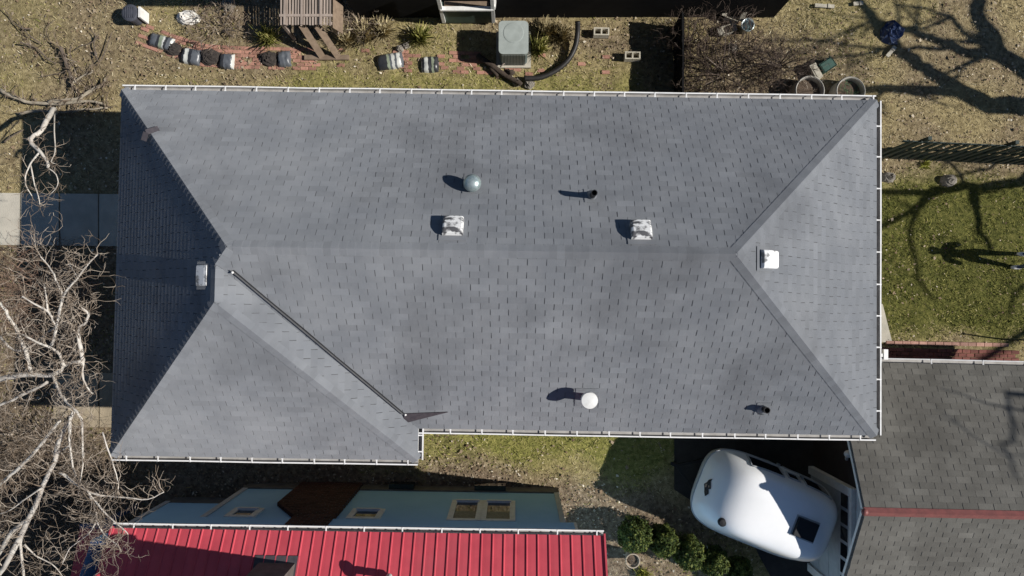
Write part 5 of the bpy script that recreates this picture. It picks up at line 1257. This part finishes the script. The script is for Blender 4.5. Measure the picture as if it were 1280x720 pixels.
# ------------------------------------------------------------------ person at the east edge of the lawn
pf = P(1277, 326, 0)
person = thing('person', 'person in jeans and dark jacket standing on the east lawn holding a controller', 'person', pf, math.radians(0))
sk = [  # joint: position (faces -x/+y: towards the house), radius, parent
 ('pel', (0, 0, .95), .135, None), ('bel', (0, 0, 1.08), .13, 'pel'), ('che', (0, 0, 1.28), .15, 'bel'), ('sho', (0, 0, 1.42), .11, 'che'), ('nec', (0, 0, 1.50), .055, 'sho'), ('hd1', (-.015, 0, 1.58), .075, 'nec'), ('hd2', (-.02, 0, 1.66), .092, 'hd1'), ('top', (-.01, 0, 1.73), .07, 'hd2'),
]
for sgn, n_ in ((1, 'l'), (-1, 'r')):
    fx = .05 if sgn > 0 else -.10
    sk += [('hip'+n_, (0, sgn*.09, .90), .10, 'pel'), ('kne'+n_, (fx*.6-.02, sgn*.11, .50), .068, 'hip'+n_), ('ank'+n_, (fx, sgn*.155, .10), .048, 'kne'+n_), ('toe'+n_, (fx-.14, sgn*.165, .045), .04, 'ank'+n_),
           ('shl'+n_, (0, sgn*.19, 1.41), .075, 'sho'), ('elb'+n_, (-.02, sgn*.24, 1.13), .055, 'shl'+n_), ('wri'+n_, (-.24, sgn*.12, 1.16), .036, 'elb'+n_), ('pal'+n_, (-.31, sgn*.085, 1.17), .034, 'wri'+n_)]
names = [s[0] for s in sk]
me = bpy.data.meshes.new('body'); me.from_pydata([s[1] for s in sk], [(i, names.index(s[3])) for i, s in enumerate(sk) if s[3]], [])
bo = bpy.data.objects.new('body', me); COL.objects.link(bo); bo.parent = person
md = bo.modifiers.new('skin', 'SKIN'); md.use_smooth_shade = True; bo.modifiers.new('sub', 'SUBSURF').render_levels = 2
if not me.skin_vertices: 
    bmm = bmesh.new(); bmm.from_mesh(me); bmm.verts.layers.skin.verify(); bmm.to_mesh(me); bmm.free()
for i, s in enumerate(sk):
    me.skin_vertices[0].data[i].radius = (s[2], s[2]*(.8 if s[0] in ('che', 'bel', 'pel') else 1)); me.skin_vertices[0].data[i].use_root = (i == 0)
pm_ = bpy.data.materials.new('person_clothes'); pm_.use_nodes = True; N = pm_.node_tree.nodes; L = pm_.node_tree.links; tcn = N.new('ShaderNodeTexCoord'); sx = N.new('ShaderNodeSeparateXYZ'); rp = N.new('ShaderNodeValToRGB'); dvn = N.new('ShaderNodeMath'); dvn.operation = 'DIVIDE'; dvn.inputs[1].default_value = 2.0
L.new(tcn.outputs['Object'], sx.inputs[0]); L.new(sx.outputs[2], dvn.inputs[0]); L.new(dvn.outputs[0], rp.inputs[0]); rp.color_ramp.interpolation = 'CONSTANT'; e = rp.color_ramp.elements
for k in range(2): e.new(.5)
for i, (p_, c_) in enumerate(((0, (.55, .53, .50)), (.05, (.07, .10, .17)), (.46, (.035, .037, .045)), (.765, (.50, .33, .25)))): e[i].position = p_; e[i].color = (*c_, 1)
L.new(rp.outputs[0], N['Principled BSDF'].inputs['Base Color']); N['Principled BSDF'].inputs['Roughness'].default_value = .85; me.materials.append(pm_)
M['skin'] = mat('skin', (.50, .33, .25), None, rough=.6); M['hair'] = mat('hair', (.04, .03, .025), None, rough=.8)
for sgn in (1, -1):
    b = MB()
    for q in range(4):
        z_ = 1.19-.018*q; ln = (.075, .085, .08, .065)[q]
        b.tube([(-.31, sgn*.09, z_), (-.31-ln*.5, sgn*.085, z_), (-.31-ln*.8, sgn*(.085-.03), z_), (-.31-ln*.75, sgn*(.085-.055), z_)], [.010, .0095, .009, .007], 7)
    b.tube([(-.29, sgn*.075, 1.19), (-.32, sgn*.05, 1.215), (-.35, sgn*.045, 1.215)], [.012, .010, .008], 7); b.build('fingers', M['skin'], person, True)
    b = MB(); fx = .05 if sgn > 0 else -.10; b.tube([(fx+.05, sgn*.155, .04), (fx-.02, sgn*.158, .055), (fx-.12, sgn*.165, .05), (fx-.19, sgn*.168, .035)], [.045, .055, .05, .03], 10); b.build('shoe', M['white'], person, True)
b = MB(); b.lathe((.005, 0, 1.63), [(.085, 0), (.100, .05), (.092, .10), (.06, .135), (0, .145)], 18); b.build('hair', M['hair'], person, True)
b = MB(); b.bar((-.105, 0, 1.645), (-.135, 0, 1.625), .022, .03); b.build('nose', M['skin'], person)
hc = thing('controller', 'small dark handheld controller held by the person on the east lawn', 'controller', (pf.x-.37, pf.y, 1.165)); b = MB(); b.prism(rrect(.09, .18, .03), 0, .03); b.build('case', M['black'], hc)
for sy in (-1, 1):
    b = MB(); b.tube([(0, sy*.05, .03), (0, sy*.05, .05)], [.008, .012], 8); b.build('thumb_stick', M['black'], hc)
